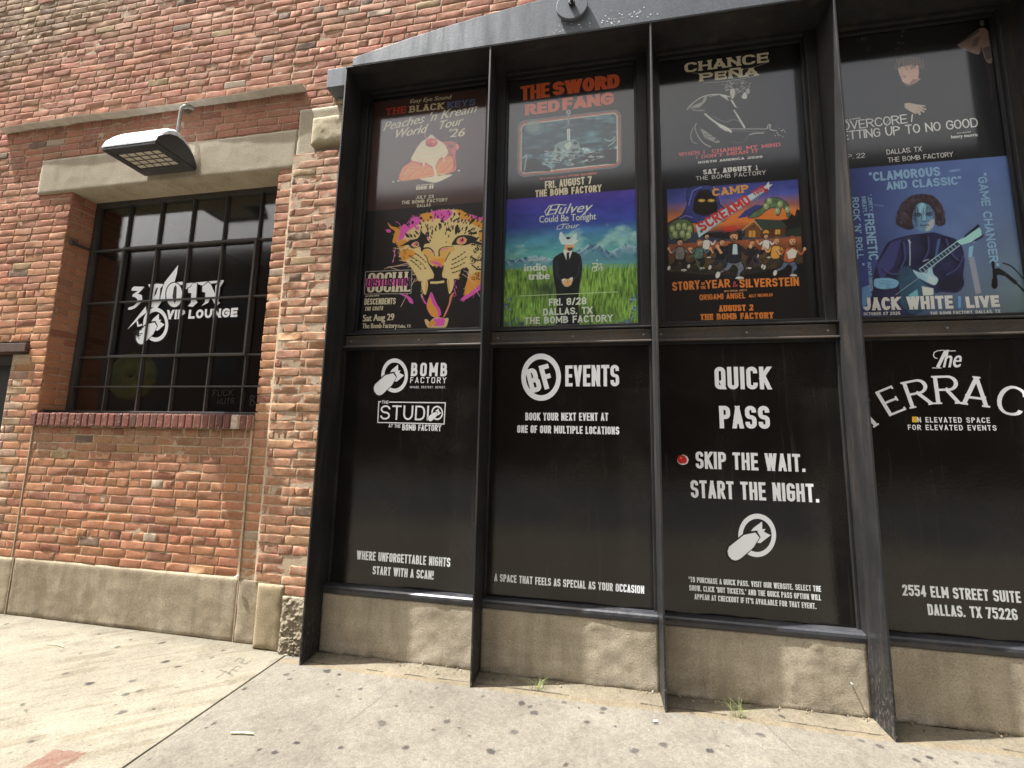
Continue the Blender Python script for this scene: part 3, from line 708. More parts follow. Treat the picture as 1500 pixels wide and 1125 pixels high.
class Letters:
    """collects lettering for one sheet standing at depth y; every stroke sits a hair proud of the one before"""
    def __init__(s, y, ox=0, oy=0, sc=1): s.y = y; s.mb = MB(); s.k = 0; s.crop(ox, oy, sc)
    def crop(s, ox, oy, sc): s.o = (ox, oy, sc)
    def pt(s, p): return np.array(at(s.o[0]+p[0]/s.o[2], s.o[1]+p[1]/s.o[2], s.y))
    def lay(s):
        s.k += 1; return s.y-.0006-.00004*s.k
    def poly2(s, pts, col, y=None):
        y = s.lay() if y is None else y; s.mb.quad([(p[0], y, p[1]) for p in pts], col)
    def poly(s, pts, col): s.poly2([s.pt(p) for p in pts], lin(col)*ILL)
    def ring(s, c, rx, ry, t, col, a0=0, a1=360, n=56):
        """annulus in photo units; t = thickness as a fraction of radius"""
        y = s.lay(); col = lin(col)*ILL; A = [];  B = []
        for i in range(n+1):
            th = R(a0+(a1-a0)*i/n)
            A.append(s.pt((c[0]+rx*math.cos(th), c[1]-ry*math.sin(th)))); B.append(s.pt((c[0]+rx*(1-t)*math.cos(th), c[1]-ry*(1-t)*math.sin(th))))
        for i in range(n): s.mb.quad([(q[0], y, q[1]) for q in (A[i], A[i+1], B[i+1], B[i])], col)
    def disc(s, c, rx, ry, col, n=40): s.poly([(c[0]+rx*math.cos(2*math.pi*i/n), c[1]+ry*math.sin(2*math.pi*i/n)) for i in range(n)], col)
    def line(s, pts, w, col, closed=False):
        P = [s.pt(p) for p in pts]; ww = w/s.o[2]*np.linalg.norm(np.array(at(s.o[0], s.o[1]+1, s.y))-np.array(at(s.o[0], s.o[1], s.y)))
        A, B = strip(P, closed, ww, ww); y = s.lay(); col = lin(col)*ILL; n = len(A)
        for i in range(n if closed else n-1):
            j = (i+1) % n; s.mb.quad([(q[0], y, q[1]) for q in (A[i], A[j], B[j], B[i])], col)
    def text(s, t, a, b, h, col, wt=.2, rad=.25, gap=.16, cont=1.0, slab=0, shear=0, space=.55, seq=None):
        A = s.pt(a); B = s.pt(b); u = B-A; L = np.linalg.norm(u); u = u/L; up = np.array([-u[1], u[0]])
        # letter height measured on the sheet
        dpx = np.array([b[0]-a[0], b[1]-a[1]], float); dpx /= np.linalg.norm(dpx); nup = np.array([dpx[1], -dpx[0]])
        H = np.linalg.norm(s.pt((a[0]+nup[0]*h, a[1]+nup[1]*h))-A)
        tx = wt*H
        ws = []
        for ch in t:
            if ch == ' ': ws.append(space)
            else: ws.append(GWID.get(ch, 1.0))
        n0 = sum(1 for ch, w in zip(t, ws) if w == 0 and ch != ' ')
        k = (L-n0*tx)/(sum(ws)+gap*(len(t)-1))
        if k*.42 < tx: tx = max(k*.40, 0); k = (L-n0*tx)/(sum(ws)+gap*(len(t)-1))
        tz = min(tx*cont, H*.26); x = 0; c = lin(col)*ILL; y0 = s.lay(); s.k += 1
        for ch, w in zip(t, ws):
            wd = tx if (w == 0 and ch != ' ') else w*k
            sub = 0
            if ch != ' ' and ch in GL:
                for st in pieces(GL[ch]):
                    closed = st[0] == '@'; P = []; fl = []
                    for tok in st.lstrip('@').split():
                        gx = int(tok[0], 16)/8; gy = -.22 if tok[1] == '-' else int(tok[1], 16)/8
                        P.append(np.array([(x+tx/2+gx*(wd-tx) if wd > tx else x+tx/2)-(.09*H if tok[1] == '-' else 0), tz/2+gy*(H-tz)])); fl.append(tok.endswith('r'))
                    P2 = fillet(P, fl, rad*H, closed)
                    ends = [] if closed else [(P[0], P[1]), (P[-1], P[-2])]
                    A2, B2 = strip(P2, closed, tx, tz); n = len(A2)
                    if not n: continue
                    for i, (e, q) in enumerate(ends):
                        d = e-q; d = d/np.linalg.norm(d); ix = 0 if i == 0 else n-1
                        zl = 0.0 if e[1] < tz*.8 else (H if e[1] > H-tz*.8 else None)
                        if abs(d[1]) > .35 and zl is not None:      # cut level with the base or cap line
                            for AB in (A2, B2): AB[ix] = AB[ix]+d*((zl-AB[ix][1])/d[1])
                        elif abs(d[0]) > .5:
                            for AB in (A2, B2): AB[ix] = AB[ix]+d*tx/2
                    y = y0-.000012*sub; sub += 1
                    def W3(p): q = A+u*(p[0]+shear*p[1])+up*p[1]; return (q[0], y, q[1])
                    for i in range(n if closed else n-1):
                        j = (i+1) % n; s.mb.quad([W3(A2[i]), W3(A2[j]), W3(B2[j]), W3(B2[i])], c)
                    if slab:
                        for (e, q) in ends:
                            d = e-q
                            y = y0-.000012*sub; sub += 1
                            sw = slab*H; sh = tz*.75
                            if abs(d[1]) > abs(d[0])*.8 and (e[1] < H*.15 or e[1] > H*.85):
                                cy = sh/2 if e[1] < H/2 else H-sh/2
                                s.mb.quad([W3((e[0]-tx/2-sw, cy-sh/2)), W3((e[0]+tx/2+sw, cy-sh/2)), W3((e[0]+tx/2+sw, cy+sh/2)), W3((e[0]-tx/2-sw, cy+sh/2))], c)
                            elif abs(d[0]) > abs(d[1]):
                                ex = e[0]+np.sign(d[0])*tx*.25; ya, yb = (max(0, e[1]-tz/2-sw), min(H, e[1]+tz/2+sw))
                                s.mb.quad([W3((ex-tx*.25, ya)), W3((ex+tx*.25, ya)), W3((ex+tx*.25, yb)), W3((ex-tx*.25, yb))], c)
            x += wd+gap*k
    def face(s, t, a, b, h, col, bold=0, shear=0):
        """mixed-case text in the built-in face, made bold by laid-over copies"""
        v, f, x0, x1 = bfont(t); A = s.pt(a); B = s.pt(b); u = B-A; L = np.linalg.norm(u); u /= L; up = np.array([-u[1], u[0]])
        dpx = np.array([b[0]-a[0], b[1]-a[1]], float); dpx /= np.linalg.norm(dpx); nup = np.array([dpx[1], -dpx[0]])
        H = np.linalg.norm(s.pt((a[0]+nup[0]*h, a[1]+nup[1]*h))-A)/BCAP; kx = L/(x1-x0); c = lin(col)*ILL
        offs = [0.0] if not bold else list(np.linspace(-bold, bold, 5))
        y0 = s.lay()
        for q_, dx in enumerate(offs):
            y = y0-.000012*q_; n = len(s.mb.v)
            for p in v:
                q = A+u*((p[0]-x0)*kx+shear*p[1]*H+dx*H)+up*p[1]*H; s.mb.v.append((q[0], y, q[1])); s.mb.c.append(tuple(c)+(1,))
            for g in f: s.mb.f.append(tuple(n+i for i in g))
    def obj(s, name, parent, mat=None):
        if parent is not None and parent.name in FILM:
            A_ = np.array(s.mb.v); F_ = FILM[parent.name](A_[:, 0], A_[:, 2]); A_[:, 1] = (F_ if name == 'lettering' else F_.min()-.0004)+(A_[:, 1]-s.y); s.mb.v = [tuple(p) for p in A_]
        o = s.mb.obj(name, mat or M['ink'], None, fix=False)
        # all faces look at the street
        me = o.data
        flip = [p.index for p in me.polygons if p.normal.y > 0]
        if flip:
            import bmesh
            bm = bmesh.new(); bm.from_mesh(me); bm.faces.ensure_lookup_table(); bmesh.ops.reverse_faces(bm, faces=[bm.faces[i] for i in flip]); bm.to_mesh(me); bm.free()
        if parent is not None: o.parent = parent; o.matrix_parent_inverse = Matrix.Translation(parent.location).inverted()
        return o
_bf = {}
def bfont(t):
    if t in _bf: return _bf[t]
    cu = bpy.data.curves.new('t', 'FONT'); cu.body = t; cu.resolution_u = 3
    o = bpy.data.objects.new('t', cu); COL.objects.link(o)
    dg = bpy.context.evaluated_depsgraph_get(); dg.update(); ev = o.evaluated_get(dg); me = ev.to_mesh()
    v = [tuple(p.co)[:2] for p in me.vertices]; f = [tuple(p.vertices) for p in me.polygons]; ev.to_mesh_clear()
    bpy.data.objects.remove(o); bpy.data.curves.remove(cu)
    xs = [p[0] for p in v]; _bf[t] = (v, f, min(xs), max(xs)); return _bf[t]
ILL = 1.0
BCAP = max(p[1] for p in bfont('H')[0])

# ------------------------------------------------------------------ painted sheets (posters)
class Sheet:
    def __init__(s, X0, X1, Z0, Z1, y, bg, cell=.0032):
        s.b = (X0, X1, Z0, Z1); s.y = y; s.nx = int((X1-X0)/cell)+1; s.nz = int((Z1-Z0)/cell)+1
        s.xs = np.linspace(X0, X1, s.nx); s.zs = np.linspace(Z0, Z1, s.nz)
        s.X, s.Z = np.meshgrid(s.xs, s.zs); s.img = np.tile(lin(bg)*ILL, (s.nz, s.nx, 1)).astype(float); s.dx = (X1-X0)/(s.nx-1)
    def crop(s, ox, oy, sc):
        s.o = (ox, oy, sc); return s
    def pt(s, p): return np.array(at(s.o[0]+p[0]/s.o[2], s.o[1]+p[1]/s.o[2], s.y))
    def cov(s, P):
        """coverage of polygon P (sheet coordinates) on the vertices, lightly anti-aliased"""
        P = np.array(P); d = s.dx
        i0 = max(0, int((P[:, 0].min()-s.b[0])/d)-1); i1 = min(s.nx, int((P[:, 0].max()-s.b[0])/d)+3)
        j0 = max(0, int((P[:, 1].min()-s.b[2])/d)-1); j1 = min(s.nz, int((P[:, 1].max()-s.b[2])/d)+3)
        if i1 <= i0 or j1 <= j0: return None
        tot = 0
        for ox, oz in ((-.25, -.25), (.25, -.25), (-.25, .25), (.25, .25)):
            X = s.X[j0:j1, i0:i1]+ox*d; Z = s.Z[j0:j1, i0:i1]+oz*d; c = np.zeros(X.shape, bool)
            x1, z1 = P[-1]
            for (x2, z2) in P:
                if z1 != z2: c ^= ((z1 > Z) != (z2 > Z)) & (X < (x2-x1)*(Z-z1)/(z2-z1)+x1)
                x1, z1 = x2, z2
            tot = tot+c
        return (slice(j0, j1), slice(i0, i1)), tot/4.0
    def fill(s, P, col, a=1.0, shade=None, world=False):
        P = P if world else [s.pt(p) for p in P]; r = s.cov(P)
        if r is None: return
        sl, k = r; k = (k*a)[..., None]; c = lin(col)*ILL
        if shade is not None:
            t = shade(s.X[sl], s.Z[sl])[..., None]; c = c*t
        s.img[sl] = s.img[sl]*(1-k)+c*k
    def smooth(s, P, n=5):
        P = [np.array(p, float) for p in P]; k = len(P); Q = []
        for i in range(k):
            p0, p1, p2, p3 = P[i-1], P[i], P[(i+1) % k], P[(i+2) % k]
            for t in np.linspace(0, 1, n, endpoint=False): Q.append(.5*((2*p1)+(-p0+p2)*t+(2*p0-5*p1+4*p2-p3)*t*t+(-p0+3*p1-3*p2+p3)*t**3))
        return Q
    def blob(s, P, col, a=1.0, grain=None, edge=None):
        """smooth-edged shape; grain = (scale, amount) breaks its colour up, edge = (width, colour) draws its outline"""
        Q = s.smooth(P)
        s.fill(Q, col, a, None if grain is None else (lambda X, Z: 1+grain[1]*(fbm(X*grain[0]+3, Z*grain[0]+5, 4)-.5)*2))
        if edge: s.line(Q, edge[0], edge[1], .9, True)
    def ell(s, c, rx, ry, col, a=1.0, rot=0, n=28):
        ca, sa = math.cos(rot), math.sin(rot)
        s.fill([(c[0]+rx*math.cos(t)*ca-ry*math.sin(t)*sa, c[1]+rx*math.cos(t)*sa+ry*math.sin(t)*ca) for t in np.linspace(0, 2*math.pi, n, endpoint=False)], col, a)
    def line(s, P, w, col, a=1.0, closed=False, w1=None):
        P = [np.array(p, float) for p in P]; n = len(P)
        rng_ = range(n if closed else n-1)
        for i in rng_:
            p, q = P[i], P[(i+1) % n]; d = q-p; L = np.linalg.norm(d)
            if L < 1e-6: continue
            nn = np.array([-d[1], d[0]])/L*.5; wa = w if w1 is None else w+(w1-w)*i/max(1, n-1); wb = w if w1 is None else w+(w1-w)*(i+1)/max(1, n-1)
            s.fill([p+nn*wa, q+nn*wb, q-nn*wb, p-nn*wa], col, a)
            if i and wa > 2.5*s.o[2]/1.4: s.ell(p, wa/2, wa/2, col, a, n=10)
    def curve(s, P, w, col, a=1.0, w1=None, n=8):
        """smooth line through the points"""
        P = [np.array(p, float) for p in P]; Q = []
        for i in range(len(P)-1):
            p0, p1, p2, p3 = P[max(i-1, 0)], P[i], P[i+1], P[min(i+2, len(P)-1)]
            for t in np.linspace(0, 1, n, endpoint=False):
                Q.append(.5*((2*p1)+(-p0+p2)*t+(2*p0-5*p1+4*p2-p3)*t*t+(-p0+3*p1-3*p2+p3)*t**3))
        Q.append(P[-1]); s.line(Q, w, col, a, w1=w1)
    def uv(s):
        """photo-crop coordinates of every vertex are not needed: 0-1 across and down the sheet"""
        return (s.X-s.b[0])/(s.b[1]-s.b[0]), 1-(s.Z-s.b[2])/(s.b[3]-s.b[2])
    def build(s, name, label, group=None):
        me = grid_mesh(name, s.xs, s.zs, np.full(s.X.shape, s.y), limit(np.clip(s.img, 0, 9)))
        o = finish(name, me, M['print'], fix=False)
        return tag(o, label, 'poster', group)
PY = .296     # posters behind the storefront glass

# ------------------------------------------------------------------ the black steel storefront
store = empty('storefront', (.95, 0, 0))
tag(store, 'black steel storefront of tall bays between projecting fins under an arched blue grey beam', 'storefront')
def sk(o): return keep(o, store)
TOP = 4.40
for x in FIN:
    mb = MB(); mb.box(x-.006, x+.006, 0, .31, -.01, TOP-.002)
    sk(mb.obj('fin', M['steel'], None, bevel=.0015))
mb = MB(); poly = [(-1.86, TOP+.004)]
xs_ = np.linspace(-1.86, 3.76, 40)
poly = [(x, 4.79-.0395*(x-.95)**2) for x in xs_][::-1]
poly = [(xs_[0], TOP+.009)]+[(xs_[-1], TOP+.009)]+poly
mb.prism(poly, 'y', -.004, BW-.004); sk(mb.obj('beam', M['beam'], None, bevel=.003))
mb = MB(); mb.box(FIN[0]-.006, FIN[-1]+.006, -.002, .31, TOP, TOP+.008); sk(mb.obj('soffit', M['steel'], None))
mb = MB(); mb.box(-2.112, -1.922, .045, .2, 4.293, 4.459); sk(mb.obj('end_plate', M['beam'], None, bevel=.004))
def anchor(cx, cz):
    mb = MB(); mb.prism([(cx+.112*math.cos(t), cz+.112*math.sin(t)) for t in np.linspace(0, 2*math.pi, 48, endpoint=False)], 'y', -.034, -.012)
    mb.prism([(cx+.06*math.cos(t), cz+.06*math.sin(t)) for t in np.linspace(0, 2*math.pi, 24, endpoint=False)], 'y', -.012, -.0042)
    pl = sk(mb.obj('anchor_plate', M['beam'], None, bevel=.003))
    mb = MB(); mb.prism([(cx+.024*math.cos(t), cz+.024*math.sin(t)) for t in np.linspace(0, 2*math.pi, 6, endpoint=False)], 'y', -.058, -.0345)
    mb.tube([(cx, -.058, cz), (cx, -.085, cz)], .011)
    b = mb.obj('bolt', M['steel'], None, bevel=.002); b.parent = pl
anchor(-.143, 4.606); anchor(2.04, 4.606)
# flecks of white paint where bolts were welded to the beam
mb = MB()
for _ in range(60):
    x, z = (random.gauss(.22, .11), random.gauss(4.47, .03)) if random.random() < .8 else (random.uniform(-.3, 0), random.uniform(4.43, 4.5))
    if z < 4.415: continue
    r = random.uniform(.0015, .006); n = random.randint(4, 7); a = random.random()*6
    mb.quad([(x+r*1.4*math.cos(a-2*math.pi*i/n)*random.uniform(.6, 1.2), -.0046-.00002*_, z+r*math.sin(a-2*math.pi*i/n)*random.uniform(.6, 1.2)) for i in range(n)][::1])
tag(sk(mb.obj('paint_fleck', M['white'], None)), kind='stuff')
# black mastic pressed along the outer side of the first fin
mb = MB(); zz = np.arange(0.35, 4.3, .03)
L = [(-1.9195, .0 + .0, z) for z in zz]
for a, b in zip(zz[:-1], zz[1:]):
    wa = .012+.03*max(0, fbm(np.array(a*2.3), np.array(3.0), 3)-.42)*2.6+(.035*math.exp(-((a-.75)/.16)**2)); wb = .012+.03*max(0, fbm(np.array(b*2.3), np.array(3.0), 3)-.42)*2.6+(.035*math.exp(-((b-.75)/.16)**2))
    y0 = .105
    mb.quad([(-1.9195-wa, y0, a), (-1.9195, y0-.02, a), (-1.9195, y0-.02, b), (-1.9195-wb, y0, b)])
    mb.quad([(-1.9195-wa, y0, a), (-1.9195-wb, y0, b), (-1.9195-wb, .16, b), (-1.9195-wa, .16, a)])
sk(mb.obj('mastic_seal', M['gasket'], None, smooth=True))

GZ0, GZ1, LZ0, LZ1 = 2.327, 4.372, .452, 2.183
GLY = .284
for i in range(5):
    a, b = FIN[i]+.007, FIN[i+1]-.007
    # upper light: outer steel ring, black stop, pane
    mb = MB(); f = .066; y0, y1 = .236, .30
    mb.box(a, a+f, y0, y1, 2.302, TOP-.001).box(b-f, b, y0, y1, 2.302, TOP-.001)
    mb.box(a+f+.0005, b-f-.0005, y0, y1, GZ1, TOP-.001).box(a+f+.0005, b-f-.0005, y0+.006, y1, 2.302, GZ0)
    mb.box(a-.0005, b+.0005, .214, .2355, 2.29, 2.302)
    fr = sk(mb.obj('window_frame', M['steel'], None, bevel=.003))
    mb = MB(); g = .017; a2, b2 = a+f, b-f
    mb.box(a2, a2+g, .258, .2825, GZ0, GZ1).box(b2-g, b2, .258, .2825, GZ0, GZ1).box(a2+g, b2-g, .258, .2825, GZ1-g-.006, GZ1).box(a2+g, b2-g, .264, .2825, GZ0, GZ0+.008)
    k = mb.obj('glazing_bead', M['gasket'], None, bevel=.002); k.parent = fr
    mb = MB(); mb.box(a2-.01, b2+.01, GLY, GLY+.005, GZ0-.01, GZ1+.01)
    k = mb.obj('pane', M['glass'], None); k.parent = fr
    mb = MB(); mb.box(a, b, .31, .33, LZ0-.05, TOP-.001); sk(mb.obj('back_board', M['gasket'], None))
    # transom channel between the two lights
    mb = MB(); mb.box(a, b, .252, .30, 2.205, 2.2895)
    mb.box(a-.0003, b+.0003, .216, .2515, 2.192, 2.2045)
    sk(mb.obj('transom', mat_steel('rusty_transom_%d' % i, (.06, .056, .05), (.12, .10, .08), .6) if i == 0 else bpy.data.materials['rusty_transom_0'], None, bevel=.003))
    for sx_ in (a+.05, (a+b)/2+.03, b-.05):
        mb = MB(); mb.prism([(sx_+.007*math.cos(q), 2.245+.007*math.sin(q)) for q in np.linspace(0, 6.283, 10, endpoint=False)], 'y', .2475, .2518); sk(mb.obj('screw', M['zinc'], None, bevel=.0015))
    # lower light frame and the sill
    mb = MB(); mb.box(a, a+.016, .236, .30, LZ0, 2.1915).box(b-.016, b, .236, .30, LZ0, 2.1915).box(a+.0165, b-.0165, .238, .30, 2.172, 2.1915)
    sk(mb.obj('lower_frame', M['steel'], None, bevel=.002))
    mb = MB(); mb.prism([(.30, .398), (.190, .398), (.184, .404), (.182, .425), (.186, .440), (.196, .449), (.22, .453), (.30, .456)], 'x', a, b)
    sk(mb.obj('sill', mat_steel('worn_sill_paint', (.016, .017, .020), (.038, .040, .045), .15, (.28, .5)) if i == 0 else bpy.data.materials['worn_sill_paint'], None, bevel=.002))
    k = rough_block('stem_wall', a+.001, b-.001, -.006, .3975, .1895, .32, M['stem'], amp=.004, cell=.016, parent=None, rnd=.006, ragged=.03, seed=20+i*3); sk(k)

# ------------------------------------------------------------------ vinyl covered lower lights and what they say
VY = .252
WH = (236, 240, 244)
FILM = {}
def vinyl(i, label):
    a, b = FIN[i]+.022, FIN[i+1]-.022
    xs = np.linspace(a+.002, b-.002, 90); zs = np.linspace(LZ0+.006, LZ1-.012, 150); X, Z = np.meshgrid(xs, zs)
    e = np.minimum(np.minimum(X-a, b-X), np.minimum(Z-LZ0, LZ1-Z))
    # the film lies slack: long soft ripples, lifted at the lower edge
    def film(X, Z):
        Y = VY+.0022*(fbm(X*1.6+i*7, Z*1.1+3*i, 3)-.5)+.0009*(fbm(X*12+i, Z*3, 3)-.5)-.004*np.exp(-(Z-LZ0)/.02)*np.clip(fbm(X*5+i*3, Z*0, 2)-.45, 0, 1)*3
        if i == 3: Y = Y-.003*np.exp(-((Z-2.15)/.025)**2)*np.sin(X*38+Z*60)*np.clip(1.9-np.abs(X-1.85), 0, 1)*.35
        return Y
    Y = film(X, Z)
    me = grid_mesh('sign', xs, zs, Y); o = finish('sign', me, M['vinyl'], smooth=True, fix=False); FILM[o.name] = film
    return tag(o, label, 'sign', 'black vinyl signs on the lower windows')
panels = [vinyl(0, 'glossy black window sign with the round bomb emblem above a boxed studio logo'),
          vinyl(1, 'glossy black window sign headed by a ringed BF and the word EVENTS'),
          vinyl(2, 'glossy black window sign reading QUICK PASS in large white capitals'),
          vinyl(3, 'glossy black window sign with arched TERRACE lettering and a street address'),
          vinyl(4, 'plain glossy black window sign past the TERRACE sign')]
LY = VY-.006
BK = (14, 13, 12)
def emblem(L, c, rx, ry, bomb=True):
    L.ring(c, rx, ry, .235, WH)
    def P(pts): return [(c[0]+x*rx, c[1]+y*ry) for x, y in pts]
    body = [(-.70, -.02), (-.10, -.13), (.12, .10), (-.20, .56), (-.84, 1.04), (-.98, 1.12), (-1.16, 1.16), (-1.36, 1.10), (-1.52, .94), (-1.57, .72), (-1.48, .52)]
    cx = sum(p[0] for p in body)/len(body); cy = sum(p[1] for p in body)/len(body)
    L.poly(P([(cx+(x-cx)*1.13, cy+(y-cy)*1.16) for x, y in body]), BK)
    L.poly(P(body), WH)
    L.poly(P([(-.34, -.20), (-.18, -.36), (.26, -.64), (.27, -.22), (-.04, -.22)]), WH)
    L.poly(P([(0, -.19), (.26, -.28), (.44, -.30), (.35, -.16), (.72, -.01), (.16, .36), (0, .34), (.18, .08)]), WH)
def block(L, *a, **k):
    k.setdefault('wt', .185); k.setdefault('rad', .13); k.setdefault('gap', .17); k.setdefault('space', .5); L.text(*a, **k)
# first sign
def emblem_part(crop, c, rx, ry, panel):
    E_ = Letters(LY, *crop); emblem(E_, c, rx, ry); E_.obj('emblem', panel)
L = Letters(LY, 480, 500, 6.25)
emblem_part((480, 500, 6.25), (610, 312), 122, 157, panels[0]); emblem_part((480, 500, 6.25), (1000, 655), 54, 66, panels[0])
block(L, 'BOMB', (757, 318), (1088, 320), 123, WH, gap=.42, wt=.19); block(L, 'FACTORY', (752, 380), (1082, 383), 54, WH, gap=.5, wt=.15); block(L, 'INVADE. DESTROY. REPEAT.', (750, 428), (1080, 430), 20, WH, gap=.6, wt=.14)
L.line([(487, 552), (465, 552), (455, 742), (1063, 757), (1075, 562), (558, 556)], 9, WH)
L.text('THE', (493, 570), (552, 571), 29, WH, .17, .1); L.text('STUDI', (476, 716), (920, 724), 132, WH, .125, .35, .2, cont=.95)
L.text('AT THE', (555, 787), (662, 792), 32, WH, .16, .2); block(L, 'BOMB FACTORY', (678, 814), (1035, 822), 56, WH)
L.crop(480, 660, 5.1125)
block(L, 'WHERE UNFORGETTABLE NIGHTS', (213, 815), (915, 874), 66, WH); block(L, 'START WITH A SCAN!', (333, 928), (790, 968), 64, WH)
L.obj('lettering', panels[0], M['ink'])
# second sign
L = Letters(LY, 710, 500, 5.77)
L.ring((476, 302), 168, 200, .235, WH)
block(L, 'BF', (392, 440), (588, 386), 205, WH, wt=.2, gap=.2, rad=.12)
block(L, 'EVENTS', (680, 380), (1137, 379), 178, WH, wt=.27, rad=.12, gap=.13)
block(L, 'BOOK YOUR NEXT EVENT AT', (342, 668), (1045, 672), 66, WH); block(L, 'ONE OF OUR MULTIPLE LOCATIONS', (273, 772), (1137, 788), 64, WH)
L.crop(710, 690, 5.623); block(L, 'A SPACE THAT FEELS AS SPECIAL AS YOUR OCCASION', (78, 908), (1315, 1014), 62, WH)
L.obj('lettering', panels[1], M['ink'])
# third sign
L = Letters(LY, 960, 500, 5.357)
block(L, 'QUICK', (470, 375), (912, 376), 175, WH, wt=.235); block(L, 'PASS', (508, 682), (905, 686), 176, WH, wt=.235)
block(L, 'SKIP THE WAIT.', (320, 998), (1182, 1026), 134, WH, wt=.235)
L.crop(960, 700, 5.114); block(L, 'START THE NIGHT.', (268, 149), (1232, 186), 132, WH, wt=.235)
emblem_part((960, 700, 5.114), (765, 432), 142, 163, panels[2])
for t, a, b in (('*TO PURCHASE A QUICK PASS, VISIT OUR WEBSITE, SELECT THE', (250, 782), (1245, 856)), ("SHOW, CLICK 'BUY TICKETS,' AND THE QUICK PASS OPTION WILL", (255, 845), (1245, 921)), ("APPEAR AT CHECKOUT IF IT'S AVAILABLE FOR THAT EVENT.", (295, 911), (1210, 985))):
    block(L, t, a, b, 41, WH, wt=.165)
L.obj('lettering', panels[2], M['ink'])
# fourth sign
L = Letters(LY, 1230, 480, 5.556)
L.line([(803, 250), (778, 243), (768, 222), (775, 200), (800, 186), (840, 182), (890, 188), (950, 187)], 6, WH)
L.line([(868, 190), (803, 322)], 22, WH); L.line([(757, 326), (835, 327)], 5, WH)
L.face('he', (848, 322), (985, 320), 142, WH, .012, .28)
import itertools
for ch, xx, base_y, hh, ang, ww in (('T', 305, 800, 236, -33, 200), ('E', 480, 694, 226, -22, 150), ('R', 680, 640, 224, -11, 190), ('R', 893, 620, 230, -1, 200), ('A', 1108, 636, 238, 7, 218), ('C', 1366, 706, 240, 18, 232), ('E', 1600, 800, 235, 30, 170)):
    ca, sa = math.cos(R(ang)), math.sin(R(ang))
    L.text(ch, (xx-ww/2*ca, base_y-ww/2*sa), (xx+ww/2*ca, base_y+ww/2*sa), hh, WH, .128, .45 if ch == 'C' else .24, cont=.62, slab=.05)
L.text('N ELEVATED SPACE', (639, 770), (1232, 775), 43, WH, .17, .3, .34); L.text('FOR ELEVATED EVENTS', (562, 832), (1285, 838), 43, WH, .17, .3, .34)
L.crop(1230, 660, 3.75); block(L, '2554 ELM STREET SUITE 1', (350, 797), (1045, 842), 60, WH); block(L, 'DALLAS, TX 75226', (490, 905), (985, 934), 60, WH)
L.obj('lettering', panels[3], M['ink'])
# stickers on the signs
def sticker(name, label, polys, y, crop):
    q_ = np.array(at(crop[0]+y[0]/crop[2], crop[1]+y[1]/crop[2], LY)); L = Letters(float(FILM[y[2]](q_[0], q_[1]))-.0016, *crop)
    for kind, a, col in polys:
        if kind == 'p': L.poly(a, col)
        elif kind == 'e': L.disc(*a, col)
        else: L.line(a[0], a[1], col)
    o = L.obj(name, None)
    return tag(o, label, 'sticker')
sticker('sticker', 'small red apple sticker beside the words SKIP THE WAIT', [('e', ((216, 930), 44, 40), (225, 222, 220)), ('e', ((232, 945), 24, 20), (225, 222, 220)), ('e', ((206, 926), 33, 34), (190, 30, 35)), ('e', ((222, 932), 26, 28), (205, 40, 40)), ('l', ([(205, 900), (225, 903), (245, 892)], 6), (60, 90, 40)), ('e', ((200, 915), 6, 7), (240, 150, 140))], (210, 928, panels[2].name), (960, 500, 5.357))
sticker('sticker', 'small square yellow sticker covering the first letter under TERRACE', [('p', [(588, 724), (630, 725), (630, 771), (590, 769)], (240, 190, 60)), ('e', ((609, 747), 8, 7), (215, 160, 40))], (609, 748, panels[3].name), (1230, 480, 5.556))

# ------------------------------------------------------------------ the posters behind the upper lights
CREAM = (238, 228, 200)
def sheet(i, z0, z1, bg, cell=.0032):
    return Sheet(FIN[i]+.078, FIN[i+1]-.078, z0, z1, PY, bg, cell)
def zdiv(px, py): return at(px, py, PY)[1]
PL = PY-.0015
D0, D1, D2, D3 = zdiv(620, 303), zdiv(836, 284.5), zdiv(1075, 268), zdiv(1330, 240)
ZB, ZT = GZ0+.002, GZ1-.004

ILL = 1.5
# 1 upper: brown sheet with a slice of peach pie
s = sheet(0, D0+.001, ZT-.035, (64, 40, 34)).crop(500, 120, 6.25)
s.blob([(690,600),(722,572),(800,560),(960,545),(1000,540),(1040,555),(1075,580),(1075,612),(1045,650),(1052,800),(1000,832),(850,852),(545,906),(560,790),(640,720)], (178, 92, 78), 1, (26, .5))
for a, b in (((960,560),(1040,600)), ((1000,640),(1040,780)), ((940,600),(1000,640))): s.line([a, b], 16, (140, 62, 58), .6)
s.ell((1000, 590), 26, 16, (120, 60, 60), .7); s.ell((1060, 595), 16, 26, (215, 130, 110), .7)
s.blob([(545,905),(555,800),(600,765),(660,740),(720,768),(790,760),(850,800),(880,740),(960,690),(1015,690),(1022,780),(985,830),(850,862),(720,885)], (236, 150, 88), 1, (20, .45))
for P in ([(560,880),(600,800),(690,800)], [(620,880),(660,830),(720,800)], [(700,870),(760,850),(830,840)], [(560,830),(620,770),(700,770)], [(860,800),(920,720),(1000,700)], [(900,840),(960,800),(1015,740)], [(870,770),(900,820),(980,820)], [(740,840),(770,790),(810,780)]):
    s.curve(P, 11, (190, 92, 52), .8); s.curve([(x+9, y+13) for x, y in P], 10, (248, 186, 118), .7)
s.curve([(545,906),(720,885),(850,862)], 9, (160, 76, 50), .8)
s.blob([(640,712),(660,660),(685,618),(735,548),(782,520),(823,482),(868,520),(930,560),(955,590),(975,640),(958,682),(945,690),(948,728),(938,730),(930,690),(900,700),(872,742),(862,790),(882,858),(960,850),(1016,850),(960,882),(905,908),(850,922),(770,905),(722,886),(830,868),(852,850),(842,800),(826,772),(780,742),(765,742),(760,775),(750,772),(740,740),(700,732)], (240, 229, 198), 1, (16, .12))
